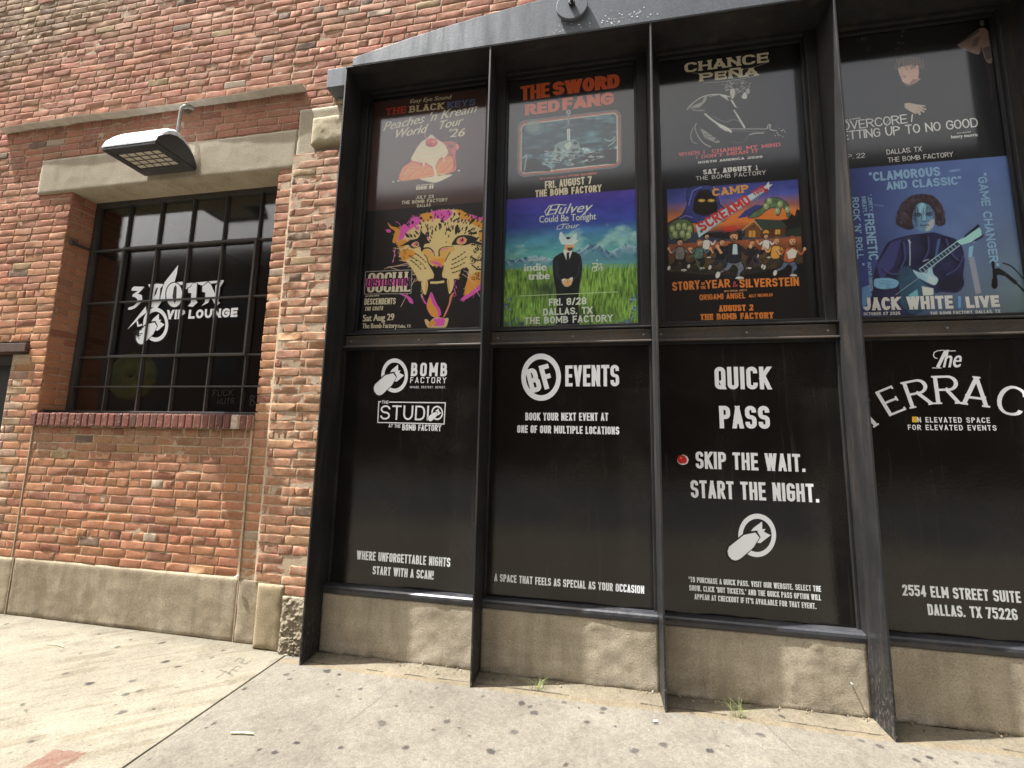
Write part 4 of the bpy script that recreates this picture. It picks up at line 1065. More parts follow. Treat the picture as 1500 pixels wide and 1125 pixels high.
for P in ([(660,690),(760,710),(900,680),(965,640)], [(680,640),(780,665),(900,640),(955,600)], [(720,590),(800,615),(890,600),(935,570)], [(700,715),(800,735),(890,700)], [(870,800),(880,840),(950,850)]): s.curve(P, 9, (214, 190, 146), .85)
s.ell((825, 556), 56, 42, (186, 52, 50)); s.ell((846, 545), 20, 16, (226, 132, 118), .8); s.ell((806, 578), 30, 14, (140, 30, 36), .6)
s.curve([(795,535),(765,495),(770,460),(788,430)], 11, (186, 108, 112))
for c in ((475, 914), (523, 905), (1075, 812)): s.ell(c, 11, 5, CREAM)
p = s.build('poster', 'brown poster with a slice of peach pie and whipped cream in the leftmost bay')
L = Letters(PL, 500, 120, 6.25)
L.face('Easy Eye Sound', (628, 196), (1000, 155), 34, CREAM, .012, .25)
L.text('THE', (405, 306), (593, 283), 60, (186, 66, 52), .25, .15, .22, cont=.7, slab=.1)
L.text('BLACK', (622, 282), (936, 248), 58, (236, 222, 182), .25, .2, .22, cont=.7, slab=.1)
L.text('KEYS', (970, 243), (1226, 213), 56, (92, 110, 152), .25, .2, .22, cont=.7, slab=.1)
L.face("Peaches 'n Kream", (385, 448), (1228, 277), 72, CREAM, .02, .45); L.face('World', (472, 520), (765, 466), 74, CREAM, .02, .45)
L.face('Tour', (878, 440), (1102, 392), 72, CREAM, .02, .45); L.face("'26", (970, 510), (1120, 497), 72, CREAM, .02, .3)
L.text('EDDIE 9V', (685, 990), (845, 978), 30, CREAM, .26, .2, .2, cont=.7, slab=.1); L.text('WITH SUPPORT FROM', (690, 956), (845, 943), 12, CREAM, .2)
L.text('JULY 23', (680, 1074), (845, 1063), 30, CREAM, .17, .4, .2); L.text('THE BOMB FACTORY', (552, 1122), (972, 1094), 31, CREAM, .17, .4, .2)
L.crop(500, 300, 5.92); L.text('DALLAS', (656, 23), (775, 14), 25, CREAM, .16, .4, .2); L.obj('lettering', p)

# 1 lower: roaring leopard
s = sheet(0, ZB, D0-.001, (20, 18, 19), .0026).crop(500, 300, 5.92)
PK, OR, CR, BL = (226, 92, 188), (250, 176, 70), (248, 224, 160), (20, 17, 18)
r_ = random.Random(3)
def fur(P, col, n, L_, w=3.5, a=.9):
    """short strokes breaking up an outline"""
    Q = s.smooth(P, 4); c0 = np.mean(Q, 0)
    for k in range(n):
        q = Q[r_.randrange(len(Q))]; d = (q-c0)/np.linalg.norm(q-c0); t = np.array([d[0]+r_.gauss(0, .5), d[1]+r_.gauss(0, .5)]); s.line([q-t*L_*.5, q+t*L_*r_.uniform(.3, 1)], w, col, a)
head = [(500,345),(478,310),(470,255),(500,215),(560,195),(640,160),(700,120),(770,75),(850,50),(930,42),(1010,48),(1090,85),(1170,120),(1260,150),(1262,400),(1255,600),(1190,700),(1090,760),(1095,650),(1105,560),(1060,540),(1020,600),(1005,640),(900,636),(872,612),(885,560),(880,520),(842,525),(800,520),(790,560),(800,610),(780,640),(680,660),(655,625),(620,565),(570,500),(520,450),(510,400)]
s.blob(head, CR); fur(head, CR, 150, 16); fur(head, OR, 60, 18)
s.blob([(402,152),(440,188),(500,192),(565,190),(520,240),(480,320),(445,325),(458,260),(470,230),(425,200)], OR); s.blob([(385,215),(420,215),(430,235),(400,240)], PK); s.line([(470,145),(500,160),(515,185)], 4, PK); s.line([(440,170),(520,215)], 8, BL)
for P in ([(520,190),(600,140),(660,122),(690,150),(640,185),(580,225),(530,300),(490,335),(505,265)], [(780,66),(850,50),(940,48),(960,80),(900,140),(850,120),(800,112)], [(1110,88),(1200,108),(1262,118),(1262,170),(1180,150)], [(1185,700),(1250,665),(1262,690),(1150,775),(1060,825),(1058,800)], [(600,130),(640,105),(690,115),(660,140)]): s.blob(P, PK); fur(P, PK, 30, 18)
for P in ([(690,85),(770,72),(800,110),(740,140),(700,140)], [(1000,45),(1080,70),(1150,120),(1262,150),(1262,230),(1170,185),(1090,140),(1030,110)], [(1190,230),(1262,260),(1262,420),(1215,350)], [(515,400),(590,385),(640,420),(590,465),(530,480)], [(1100,640),(1190,580),(1262,610),(1200,690),(1075,780)], [(480,330),(540,300),(580,330),(520,380)]): s.blob(P, OR); fur(P, OR, 22, 16)
s.blob([(690,395),(745,380),(790,420),(800,445),(835,440),(850,385),(900,368),(970,372),(985,392),(930,425),(905,480),(860,470),(830,466),(760,475),(720,440)], (250, 200, 112))
s.blob([(752,488),(800,472),(850,466),(905,462),(902,490),(878,515),(866,542),(845,522),(828,538),(785,515)], OR); s.blob([(775,492),(805,512),(845,525),(865,545),(868,520),(840,500),(800,490)], PK)
def rosette(x, y, r, rot):
    for k in range(3):
        a = rot+k*2.1+r_.uniform(-.3, .3); s.ell((x+r*.62*math.cos(a), y+r*.62*math.sin(a)), r*.5, r*.3, BL, 1, a+1.57, 9)
for _ in range(230):
    x, y = r_.uniform(560, 1255), r_.uniform(50, 330)
    if (x-640)**2/130**2+(y-335)**2/62**2 < 1 or (x-1050)**2/140**2+(y-305)**2/58**2 < 1 or y < 52+abs(x-930)*.20 or (780 < x < 900 and y > 250): continue
    k = (x-870)/380
    s.ell((x, y), r_.uniform(4, 9), r_.uniform(9, 20), BL if r_.random() < .9 else PK, 1, r_.uniform(-.4, .4)+k, 9)
for _ in range(34): rosette(r_.uniform(1130, 1255), r_.uniform(330, 680), r_.uniform(12, 22), r_.uniform(0, 6))
for _ in range(14): rosette(r_.uniform(530, 620), r_.uniform(250, 470), r_.uniform(9, 15), r_.uniform(0, 6))
for P in ([(585,440),(640,470),(700,510),(735,560)], [(600,478),(650,515),(690,560)], [(640,420),(690,455),(735,500)], [(960,480),(1010,455),(1075,405)], [(955,518),(1020,490),(1085,450)], [(950,555),(1010,535),(1070,500)], [(960,590),(1000,580),(1050,560)]):
    s.curve(P, 9, BL, 1, w1=4)
    for t in np.linspace(.05, .95, 5): q = np.array(P[0])*(1-t)**2+2*np.array(P[1])*t*(1-t)+np.array(P[-1])*t*t; s.ell(q, 9, 6, BL, 1, .4, 9)
for P in ([(560,330),(600,305),(660,290),(690,250),(725,275),(745,300),(770,330),(722,345),(712,390),(692,405),(680,365),(620,380),(580,350),(500,362)], [(690,200),(700,235),(730,262),(745,300),(715,300),(690,262)], [(955,345),(1000,278),(1060,262),(1130,268),(1185,300),(1110,342),(1060,352),(1005,348)], [(1120,318),(1180,316),(1262,360),(1180,345)], [(985,200),(1010,170),(1020,215),(990,262)]): s.blob(P, BL)
s.blob([(608,342),(650,318),(672,335),(668,360),(630,368)], (246,196,150)); s.ell((652, 340), 14, 16, BL); s.ell((640, 342), 10, 10, (208,80,130)); s.ell((655, 334), 4, 4, CR)
s.blob([(1000,325),(1015,290),(1060,280),(1088,302),(1070,335),(1030,345)], (248,190,130)); s.ell((1046, 305), 20, 22, (216,70,130)); s.ell((1048, 303), 10, 12, BL); s.ell((1040, 296), 4, 4, CR)
s.curve([(690,382),(760,375),(800,410),(806,445)], 15, BL, w1=8); s.curve([(850,445),(850,392),(890,366),(975,362)], 13, BL, w1=6); s.curve([(718,430),(742,460),(752,505)], 10, BL); s.curve([(945,408),(920,450),(900,492)], 9, BL); s.curve([(780,400),(800,420)], 8, PK); s.curve([(862,400),(885,385),(930,380)], 9, PK)
for P in ([(1120,450),(1180,480),(1240,470)], [(1130,520),(1190,560),(1250,550)]): s.curve(P, 12, BL)
s.blob([(748,500),(790,530),(828,552),(844,530),(866,556),(892,520),(876,590),(890,636),(1020,650),(1010,720),(965,800),(935,900),(885,970),(780,985),(735,900),(700,800),(662,690),(700,668),(790,645),(802,600)], BL)
s.blob([(695,672),(745,655),(748,720),(728,780),(706,740)], CR); s.blob([(920,640),(972,640),(968,720),(940,772),(926,730)], CR); s.line([(736,662),(732,760)], 9, OR); s.line([(930,648),(936,752)], 8, OR)
for k in range(9): s.ell((778+k*13.5, 678-abs(k-4)*.9-k*.9), 8, 11, CR)
s.blob([(780,758),(802,800),(828,860),(858,910),(862,955),(830,982),(780,962),(748,912),(740,865),(760,800)], PK); s.blob([(764,800),(792,862),(826,905),(838,955),(822,978),(785,962),(750,912),(744,862)], OR); s.curve([(778,770),(800,840),(840,910)], 5, (150,40,110))
s.blob([(722,1000),(745,995),(765,1015),(800,985),(850,978),(900,985),(928,984),(920,1030),(905,1062),(860,1068),(800,1066),(748,1060)], CR); s.blob([(800,992),(880,984),(900,1000),(880,1058),(830,1066),(790,1040)], PK); s.blob([(765,1015),(800,1002),(820,1030),(790,1060),(755,1050)], OR)
for k in range(7): s.ell((790+k*15, 1058+(k-3)**2*-.6), 7, 8, CR)
s.blob([(978,760),(962,800),(940,870),(905,952),(884,972),(930,862),(945,790)], OR); s.blob([(700,780),(722,830),(742,862),(720,850),(700,810)], PK); s.line([(968,770),(935,870),(900,950)], 6, PK)
for k in range(12): s.ell((690+r_.uniform(-10, 20), 690+k*10), 4, 5, CR); s.ell((985+r_.uniform(-8, 14), 660+k*12), 4, 6, PK)
for a, b in (((370,555),(600,500)), ((400,540),(590,520)), ((450,375),(560,385)), ((620,640),(540,720)), ((1060,570),(1245,650)), ((1090,590),(1200,795)), ((470,370),(450,490)), ((500,480),(600,495)), ((640,640),(515,885)), ((1050,600),(1180,690)), ((430,545),(640,610))): s.line([a, b], 4, (232,196,170), .85)
for a in ((455,400), (448,490), (465,440)): s.ell(a, 7, 10, PK)
s.blob([(500,770),(560,782),(610,815),(622,858),(590,845),(565,805)], PK)
s.fill([(210,580),(612,564),(604,768),(200,775)], BL); s.line([(210,580),(612,564),(604,768),(200,775)], 6, (150,145,140), 1, True)
p = s.build('poster', 'black poster of a roaring orange and pink leopard head, below the pie poster')
L = Letters(PL, 500, 300, 5.92)
L.text('SOCIAL', (222, 762), (597, 752), 168, CREAM, .3, .12, .1, cont=.5, slab=.03)
L.poly([(218, 640), (300, 634), (400, 648), (500, 636), (596, 630), (592, 700), (500, 708), (400, 698), (300, 712), (216, 716)], (214, 96, 170))
L.text('DISTORTION', (222, 712), (590, 700), 66, (22, 18, 20), .2, .1, .12, cont=.6, slab=.04)
L.text('WITH SPECIAL GUESTS', (208, 800), (328, 793), 12, CREAM, .2); L.text('DESCENDENTS', (199, 868), (470, 862), 54, CREAM, .26, .2, .12); L.text('THE CHATS', (203, 920), (360, 914), 34, CREAM, .2, .1, .2, shear=.1)
L.face('Sat Aug 29', (188, 1012), (456, 1000), 56, CREAM, .035); L.face('The Bomb Factory', (182, 1072), (482, 1068), 42, CREAM, .03); L.face('Dallas, TX', (490, 1067), (602, 1064), 26, CREAM, .03)
L.obj('lettering', p)

# 2 upper: night scene with a sword, framed
s = sheet(1, D1+.001, ZT, (30, 29, 28)).crop(720, 90, 5.625)
def rrect(c4, r, n=6):
    P = []; c4 = [np.array(q, float) for q in c4]
    for i in range(4):
        p = c4[i]; a = c4[i-1]; b = c4[(i+1) % 4]; da = (a-p)/np.linalg.norm(a-p)*r; db = (b-p)/np.linalg.norm(b-p)*r
        for t in np.linspace(0, math.pi/2, n): P.append(p+da*(1-math.sin(t))+db*(1-math.cos(t)))
    return P
c4 = [(214, 490), (1066, 392), (1070, 872), (212, 956)]
def ins(d): return [(c4[0][0]+d, c4[0][1]+d), (c4[1][0]-d, c4[1][1]+d), (c4[2][0]-d, c4[2][1]-d), (c4[3][0]+d, c4[3][1]-d)]
for d, c, rr in ((0, (108, 124, 128), 62), (8, (34, 32, 32), 58), (12, (176, 98, 84), 55), (24, (60, 45, 42), 48), (27, (240, 228, 206), 44)): s.fill(rrect(ins(d), rr), c)

n1 = fbm(s.X*9+3, s.Z*26, 5); n2 = fbm(s.X*16+9, s.Z*20+5, 5); n3 = fbm(s.X*30, s.Z*60, 4)
zc = s.pt((640, 690))[1]; up = np.clip((s.Z-zc)/.25, -1, 1)
dark = np.array([24, 40, 48.]); mid = np.array([84, 128, 142.]); lite = np.array([224, 238, 228.])
tone = np.where(s.Z > zc, .18+.55*np.clip((n1-.42)*2.4, 0, 1)*(.5+.5*np.clip((s.X-s.pt((500,600))[0])/.3, 0, 1)), .10+1.1*np.clip((n2-.46)*3, 0, 1)*np.clip(.5+.5*np.sin((s.Z-zc)*60+n1*9), 0, 1))
tone = np.clip(tone+.12*(n3-.5), 0, 1)
sc_ = np.where(tone[..., None] < .5, dark+(mid-dark)*tone[..., None]*2, mid+(lite-mid)*(tone[..., None]*2-1))
sl, k = s.cov([s.pt(q) for q in rrect(ins(35), 38)]); s.img[sl] = s.img[sl]*(1-k[..., None])+(lin(sc_[sl])*ILL)*k[..., None]
s.ell((352, 545), 80, 66, (100, 130, 132), .55); s.ell((340, 535), 56, 46, (150, 172, 166), .4)
s.fill([(505,800),(520,700),(545,670),(610,650),(680,640),(715,665),(735,720),(720,760),(640,750),(580,810),(560,820),(575,740),(545,700),(530,810)], (122, 146, 148)); s.ell((640, 690), 18, 14, BL); s.ell((690, 672), 17, 14, BL); s.fill([(655,720),(720,715),(712,745),(660,748)], (60, 74, 78)); s.fill([(600,690),(650,655),(660,690),(630,735)], (190, 204, 198), .8)
s.fill([(250,860),(300,800),(370,800),(420,850),(500,880),(480,905),(250,912)], (18, 22, 26)); s.fill([(730,800),(840,740),(1020,720),(1030,842),(800,860)], (22, 30, 36)); s.ell((345, 850), 42, 44, BL); s.line([(255,800),(290,770),(270,900)], 8, (170,188,182)); s.curve([(420,830),(470,860),(500,890)], 8, (150,170,168)); s.curve([(930,640),(980,655),(1020,620)], 9, (150,175,175)); s.curve([(960,700),(1000,670),(1025,640)], 9, (150,175,175))
r_ = random.Random(5)
for _ in range(170):
    x, y = r_.uniform(430, 900), r_.uniform(735, 860)
    if y > 860-(x-640)*.25 or y < 700: continue
    s.line([(x, y), (x+r_.uniform(10, 45), y+r_.uniform(-10, 6))], r_.uniform(2, 6), (206, 222, 214) if r_.random() < .6 else (110, 146, 152), r_.uniform(.3, .9))
for _ in range(120):
    x, y = r_.uniform(255, 1020), r_.uniform(470, 700); s.line([(x, y-(x-640)*.11), (x+r_.uniform(20, 70), y-(x-640)*.11-6)], r_.uniform(2, 5), (120, 158, 166) if r_.random() < .5 else (24, 38, 46), r_.uniform(.2, .5))
s.ell((634, 418), 19, 18, (170, 186, 186)); s.ell((634, 418), 9, 9, (60, 70, 72)); s.line([(634,432),(634,520)], 15, (120, 140, 142)); s.line([(600,528),(668,524)], 9, (96, 112, 116)); s.fill([(622,556),(648,554),(648,640),(636,652),(624,642)], (206, 216, 210)); s.line([(636,560),(636,640)], 4, (70, 84, 88))
p = s.build('poster', 'dark poster of a sword standing in a skull inside a rounded frame')
L = Letters(PL, 720, 90, 5.625); O1 = (222, 104, 62)
L.text('THE', (238, 328), (482, 292), 118, O1, .36, .06, .04, cont=.72, shear=0); L.text('SWORD', (503, 284), (1058, 214), 110, O1, .33, .4, .02, cont=.75)
L.text('RED', (275, 448), (563, 408), 92, O1, .34, .35, .06, cont=.75); L.text('FANG', (583, 404), (1008, 352), 98, O1, .34, .35, .04, cont=.75)
L.text('WITH SPECIAL GUESTS', (398, 976), (622, 954), 12, (206, 112, 94), .18); L.text('SPOON BENDERS', (632, 952), (865, 930), 16, (206, 112, 94), .2)
L.text('FRI. AUGUST 7', (440, 1050), (826, 1008), 62, CREAM, .27, .3, .12); L.text('THE BOMB FACTORY', (360, 1120), (906, 1074), 58, CREAM, .27, .3, .12)
L.obj('lettering', p)

# 2 lower: painted meadow with a suited figure
s = sheet(1, ZB, D1-.001, (60, 60, 140), .003).crop(720, 280, 5.358)
def zz(y, x=600): return s.pt((x, y))[1]
def band(keys):
    """vertical colour bands by height"""
    zs = [zz(k) for k, c in keys][::-1]; cs = np.array([lin(c) for k, c in keys])[::-1]
    return np.stack([np.interp(s.Z, zs, cs[:, i]) for i in range(3)], -1)
sky_ = band([(20, (78, 60, 150)), (120, (58, 58, 150)), (260, (52, 72, 150)), (360, (70, 130, 160)), (480, (90, 165, 165)), (580, (110, 170, 150))])
nz_ = fbm(s.X*7, s.Z*16, 5); nz2 = fbm(s.X*20+4, s.Z*34, 4); sky_ = sky_*(1+.7*(nz_-.5)+.35*(nz2-.5))[..., None]
uu = (s.X-s.b[0])/(s.b[1]-s.b[0])
cl = np.clip((fbm(s.X*6+7, s.Z*8+2, 6)-.44-.16*np.exp(-((uu-.42)/.16)**2)+.12*np.clip((zz(330)-s.Z)/.12, -1, 1))*6, 0, 1)*np.clip((zz(250)-s.Z)/.05, 0, 1)
clc = lin((96, 150, 160))*(1-nz2[..., None])+lin((176, 214, 200))*nz2[..., None]
sky_ = sky_*(1-.85*cl[..., None])+clc*.85*cl[..., None]
gr = fbm(s.X*130+6*fbm(s.X*3, s.Z*5, 2), s.Z*20, 4); gr2 = fbm(s.X*4, s.Z*7+4, 5); gr3 = fbm(s.X*40, s.Z*30, 3)
mixg = np.clip((gr-.5)*1.5+.48, 0, 1)[..., None]
grass = (lin((44, 84, 34))*(1-mixg)+lin((160, 204, 96))*mixg)*(.45+1.05*np.clip(gr2-.1, 0, 1)+.25*(gr3-.5))[..., None]
grass = grass*(1-.25*np.clip((zz(760)-s.Z)/.3, 0, 1))[..., None]
mdark = np.exp(-(((s.X-s.pt((425,740))[0])/.10)**2+((s.Z-zz(770))/.075)**2)); grass = grass*(1-.82*mdark)[..., None]+lin((24, 44, 46))*(.5*mdark)[..., None]
gz = zz(578)+.02*(fbm(s.X*3, s.X*0+2, 3)-.5)+.012*(fbm(s.X*60, s.X*0+5, 2)-.5); k = np.clip((gz-s.Z)/.012, 0, 1)[..., None]
mp = [(60,525),(160,540),(250,520),(350,500),(440,520),(520,545),(640,480),(690,458),(730,440),(770,402),(800,422),(832,404),(880,450),(930,472),(985,445),(1050,412),(1110,430),(1180,442)]
mx_ = [s.pt(q)[0] for q in mp]; mz_ = [s.pt(q)[1] for q in mp]
ridge = np.interp(s.X, mx_, mz_)+.010*(fbm(s.X*40, s.X*0, 4)-.5); dep = np.clip((ridge-s.Z)/.09, 0, 1)
rk = fbm(s.X*34+s.Z*30, s.Z*12, 5); rk2 = fbm(s.X*38-s.Z*36, s.Z*14+9, 5); snow = np.clip((np.maximum(rk, rk2)-.52)*7, 0, 1)*(1-dep)
rock = lin((58, 92, 132))*(.55+.9*rk)[..., None]; rock = rock*(1-.75*snow[..., None])+lin((178, 208, 214))*.75*snow[..., None]; rock = rock*(1-.55*dep[..., None])+lin((98, 158, 160))*.55*dep[..., None]
mk = np.clip((ridge-s.Z)/.004, 0, 1)[..., None]; sky_ = sky_*(1-mk)+rock*mk
s.img = (sky_*(1-k)+grass*k)*ILL
s.fill([(70,560),(1165,540),(1165,600),(70,620)], (96, 160, 160), .35)
for _ in range(80):
    sd = r_.random() < .5; x = r_.uniform(70, 150) if sd else r_.uniform(1080, 1165); y = r_.uniform(800, 1050)
    if r_.random() < .3: x, y = r_.uniform(160, 260) if sd else r_.uniform(980, 1100), r_.uniform(1000, 1045)
    s.ell((x, y), r_.uniform(5, 11), r_.uniform(4, 9), (118, 138, 200) if r_.random() < .6 else (70, 84, 150), .85, n=8)
s.blob([(514,1080),(512,900),(505,780),(488,690),(480,600),(486,530),(515,502),(562,478),(620,470),(680,488),(704,520),(712,600),(702,690),(688,770),(682,880),(676,1080)], (22, 24, 28), 1, (18, .5))
s.line([(588,820),(588,1050)], 5, (44, 50, 56)); s.fill([(500,560),(520,540),(530,640),(560,710),(545,720),(505,660)], (36, 40, 46)); s.fill([(690,560),(672,640),(632,700),(640,716),(690,660)], (36, 40, 46))
s.fill([(562,474),(575,455),(622,455),(632,475),(608,545),(590,545)], (232, 236, 228)); s.fill([(590,480),(612,478),(610,500),(616,560),(600,570),(588,545)], (26, 30, 36))
s.ell((606, 440), 34, 32, (206, 160, 116)); s.fill([(575,420),(645,410),(650,440),(600,470),(580,455)], (206, 160, 116)); s.fill([(590,445),(640,440),(632,465),(605,470)], (70, 48, 36)); s.ell((600, 368), 20, 10, (60, 40, 34))
s.fill([(585,420),(545,405),(530,370),(535,330),(548,318),(570,350),(595,385),(625,372),(645,345),(665,332),(670,350),(660,380),(684,388),(660,408),(630,420)], (232, 244, 238)); s.fill([(540,412),(585,395),(600,415),(570,420)], (214, 232, 230)); 
for k in range(7): s.line([(533+k*6,330+k*4),(572+k*5,398)], 3, (170,204,212), .8); s.line([(668-k*6,340+k*6),(622-k*4,404)], 3, (170,204,212), .8)
s.fill([(553,700),(572,688),(600,690),(632,680),(638,700),(625,735),(600,750),(575,748),(555,725)], (224, 186, 138)); s.line([(598,692),(602,745)], 4, (150,108,70)); s.line([(575,720),(622,712)], 4, (170,124,84)); s.line([(568,735),(612,732)], 3, (170,124,84)); s.fill([(550,696),(572,684),(578,694),(556,710)], (240,240,236)); s.fill([(612,684),(634,674),(640,690),(620,698)], (240,240,236))
p = s.build('poster', 'painted poster of a suited man in a meadow, a white dove over his face')
L = Letters(PL, 720, 280, 5.358); WG = (236, 246, 232)
L.face('Hulvey', (432, 188), (772, 160), 74, WG, .01, .45); L.line([(490,175),(430,190),(420,160),(455,115),(520,104),(590,110)], 6, WG); L.face('Could Be Tonight', (375, 248), (820, 222), 52, WG, .01); L.face('Tour', (530, 300), (680, 288), 38, WG, .006, .45); L.line([(545,298),(512,300),(520,275),(560,258),(610,258)], 4, WG)
L.face('indie', (258, 630), (430, 622), 58, WG, .04); L.face('tribe', (288, 696), (453, 690), 58, WG, .04); L.text('WITH SPECIAL GUESTS', (290, 549), (420, 541), 11, WG, .16)
for P in ([(790,570),(830,565),(835,590),(800,595)], [(840,575),(858,570),(862,595)], [(790,625),(795,600),(825,600),(822,625),(800,630)], [(835,625),(845,603),(870,600),(862,628)]): L.line(P, 6, WG)
L.line([(822,548),(828,538),(834,547)], 4, WG); L.line([(215, 823), (993, 791)], 4, (190, 210, 170))
L.text('FRI. 8/28', (450, 901), (745, 889), 56, WG, .2, .4, .14); L.text('DALLAS, TX', (405, 977), (792, 961), 54, WG, .2, .4, .14); L.text('THE BOMB FACTORY', (258, 1046), (952, 1024), 55, WG, .2, .4, .14)
L.obj('lettering', p)

# 3 upper: guitarist in rim light on black
s = sheet(2, D2+.001, ZT, (15, 16, 19)).crop(950, 60, 5.356)
LG = (206, 206, 200)
for _ in range(150):
    a = r_.uniform(0, 6.28); rr = r_.uniform(.35, 1); x, y = 690+105*rr*math.cos(a), 355+58*rr*math.sin(a)
    s.line([(x, y), (x+r_.uniform(-14, 14), y+r_.uniform(-10, 12))], r_.uniform(2, 6), LG, r_.uniform(.15, .7))
s.fill([(640,380),(665,372),(680,400),(672,440),(655,460),(640,420)], LG, .8); s.fill([(728,440),(745,410),(760,400),(775,430),(768,455),(740,452)], LG, .9); s.fill([(640,460),(660,465),(690,520),(705,525),(680,520),(665,500)], LG, .9); s.ell((780, 395), 14, 22, LG, .6)
s.curve([(300,538),(340,495),(400,450),(470,425),(560,420),(640,440)], 7, LG); s.fill([(330,520),(380,495),(420,480),(440,440),(460,430),(450,470),(400,520),(360,525)], LG, .55); s.fill([(550,420),(610,425),(630,470),(590,445)], LG, .8); s.curve([(330,525),(370,545),(440,545)], 5, LG, .7); s.curve([(480,440),(500,430),(540,425)], 5, LG, .7)
s.curve([(440,570),(500,620),(560,660),(620,690),(650,715)], 12, LG, .8, w1=16); s.fill([(520,640),(570,655),(640,690),(650,715),(600,705),(560,680)], LG, .75); s.curve([(500,590),(600,635),(660,618),(710,630),(735,660)], 3, (150,150,148), .8)
s.line([(668,540),(700,590),(755,682)], 9, LG, .85, w1=14); s.line([(640,690),(930,690)], 5, (170,170,166)); s.line([(650,705),(920,712)], 3, (120,120,118)); s.line([(790,735),(830,725),(905,722)], 6, LG, .8)
s.curve([(930,690),(940,660),(958,660),(950,690),(990,705)], 6, LG, .9)
for k in range(16): s.ell((990+k*5.5+r_.uniform(-4, 4), 695+r_.uniform(-10, 55)), 4, 4, LG, .7, n=6)
s.fill([(405,690),(430,695),(480,730),(540,775),(565,795),(530,800),(440,760),(420,720)], (150, 148, 142), .8); s.curve([(375,645),(365,680),(385,740),(430,800),(490,832)], 6, LG, .7); s.curve([(350,680),(330,740),(345,790),(378,805)], 4, LG, .7); s.line([(430,735),(500,725)], 4, BL); s.line([(440,755),(520,750)], 4, BL); s.ell((528, 778), 12, 8, BL)
s.curve([(640,785),(720,800),(770,770),(772,740)], 3, (90,90,90), .7)
p = s.build('poster', 'black poster of a guitarist drawn in white rim light, head bowed')
L = Letters(PL, 950, 60, 5.356); TN = (206, 196, 172); RD = (196, 84, 84)
L.text('CHANCE', (283, 250), (945, 166), 74, TN, .30, .3, .12, cont=.6, slab=.07); L.text('PEÑA', (400, 320), (862, 271), 64, TN, .36, .25, .12, cont=.6, slab=.08)
L.line([(340,250),(470,262),(620,232),(800,215),(930,170)], 3, (150,145,135)); L.line([(430,330),(560,322),(700,305),(860,270)], 3, (150,145,135))
L.text('WHEN I  CHANGE MY MIND', (235, 905), (1035, 826), 27, RD, .28, .25, .2, cont=.6, slab=.1); L.text("I DON'T MEAN IT", (375, 926), (862, 874), 25, RD, .28, .25, .2, cont=.6, slab=.1)
L.text('NORTH AMERICA 2026', (390, 963), (895, 916), 17, (232, 230, 226), .34, .25, .25, cont=.6, slab=.12)
L.text('SAT. AUGUST 1', (428, 1049), (856, 1013), 38, (236, 234, 230), .32, .25, .2, cont=.6, slab=.08); L.text('THE BOMB FACTORY', (372, 1096), (920, 1048), 32, (228, 226, 222), .12, .4, .24)
L.obj('lettering', p)

# 3 lower: cartoon camp night
s = sheet(2, ZB, D2-.001, (18, 16, 17), .003).crop(950, 260, 5.115)
q4 = [(137, 90), (1118, 14), (1156, 640), (640, 740), (155, 706)]
PQ = [s.pt(q) for q in q4]; sl, k = s.cov(PQ)
def zz(y, x=600): return s.pt((x, y))[1]
bg = band([(20, (46, 52, 118)), (150, (72, 84, 158)), (230, (150, 100, 90)), (300, (226, 132, 58)), (390, (150, 80, 50)), (400, (52, 62, 84)), (470, (46, 60, 80)), (480, (150, 84, 56)), (540, (112, 68, 44)), (600, (84, 66, 44)), (740, (40, 42, 32))])
bg = bg*(1+.5*(fbm(s.X*14, s.Z*26, 4)-.5))[..., None]
s.img[sl] = s.img[sl]*(1-k[..., None])+bg[sl]*ILL*k[..., None]
s.fill([(700,440),(1140,430),(1140,250),(1110,235),(1095,290),(1070,265),(1050,310),(900,330),(720,400)], (22, 26, 24)); s.fill([(380,440),(700,470),(700,400),(600,400),(420,420)], (24, 26, 30))
s.blob([(145,345),(200,310),(250,280),(290,200),(285,140),(320,65),(475,62),(520,110),(548,210),(600,260),(560,330),(420,350),(250,330),(160,360)], (52, 60, 122), 1, (16, .6), (6, (20,18,26))); s.fill([(330,240),(345,150),(380,95),(450,90),(500,140),(520,230),(510,260),(420,290),(350,270)], (20, 18, 18)); s.line([(300,210),(330,100),(400,70)], 7, (110,122,196)); s.line([(200,320),(280,285),(330,300)], 6, (110,122,196)); s.line([(525,120),(545,205)], 6, (110,122,196))
s.ell((398, 172), 28, 12, (240, 190, 70), .5); s.ell((470, 172), 28, 12, (240, 190, 70), .5); s.ell((398, 174), 16, 6, (250, 224, 130)); s.ell((470, 174), 16, 6, (250, 224, 130))
s.fill([(660,310),(720,250),(800,205),(870,210),(850,260),(760,290)], (52, 60, 120)); 
s.blob([(150,430),(145,380),(175,330),(230,310),(290,315),(330,350),(335,420),(310,460),(260,480),(200,460),(165,470)], (84, 102, 70), 1, (40, .6), (6, (18,22,18)))
for x, y in ((180,385),(225,365),(270,365),(310,385),(200,425),(255,420),(300,430)): s.ell((x, y), 21, 26, (138,154,108)); s.ell((x-4, y-6), 9, 11, (176,188,140)); s.line([(x+20, y-18), (x+22, y+22)], 5, (30,36,28))
s.blob([(745,300),(800,250),(860,215),(880,170),(930,150),(1000,165),(1050,210),(1058,290),(1045,305),(1025,250),(1000,215),(985,270),(960,285),(950,230),(900,235),(830,290),(770,305)], (84, 104, 76), 1, (40, .6), (6, (18,22,18)))
for x, y in ((905,175),(880,215),(985,200),(965,250),(1040,240)): s.ell((x, y), 20, 24, (136,154,112)); s.ell((x-4, y-5), 8, 10, (178,190,146))
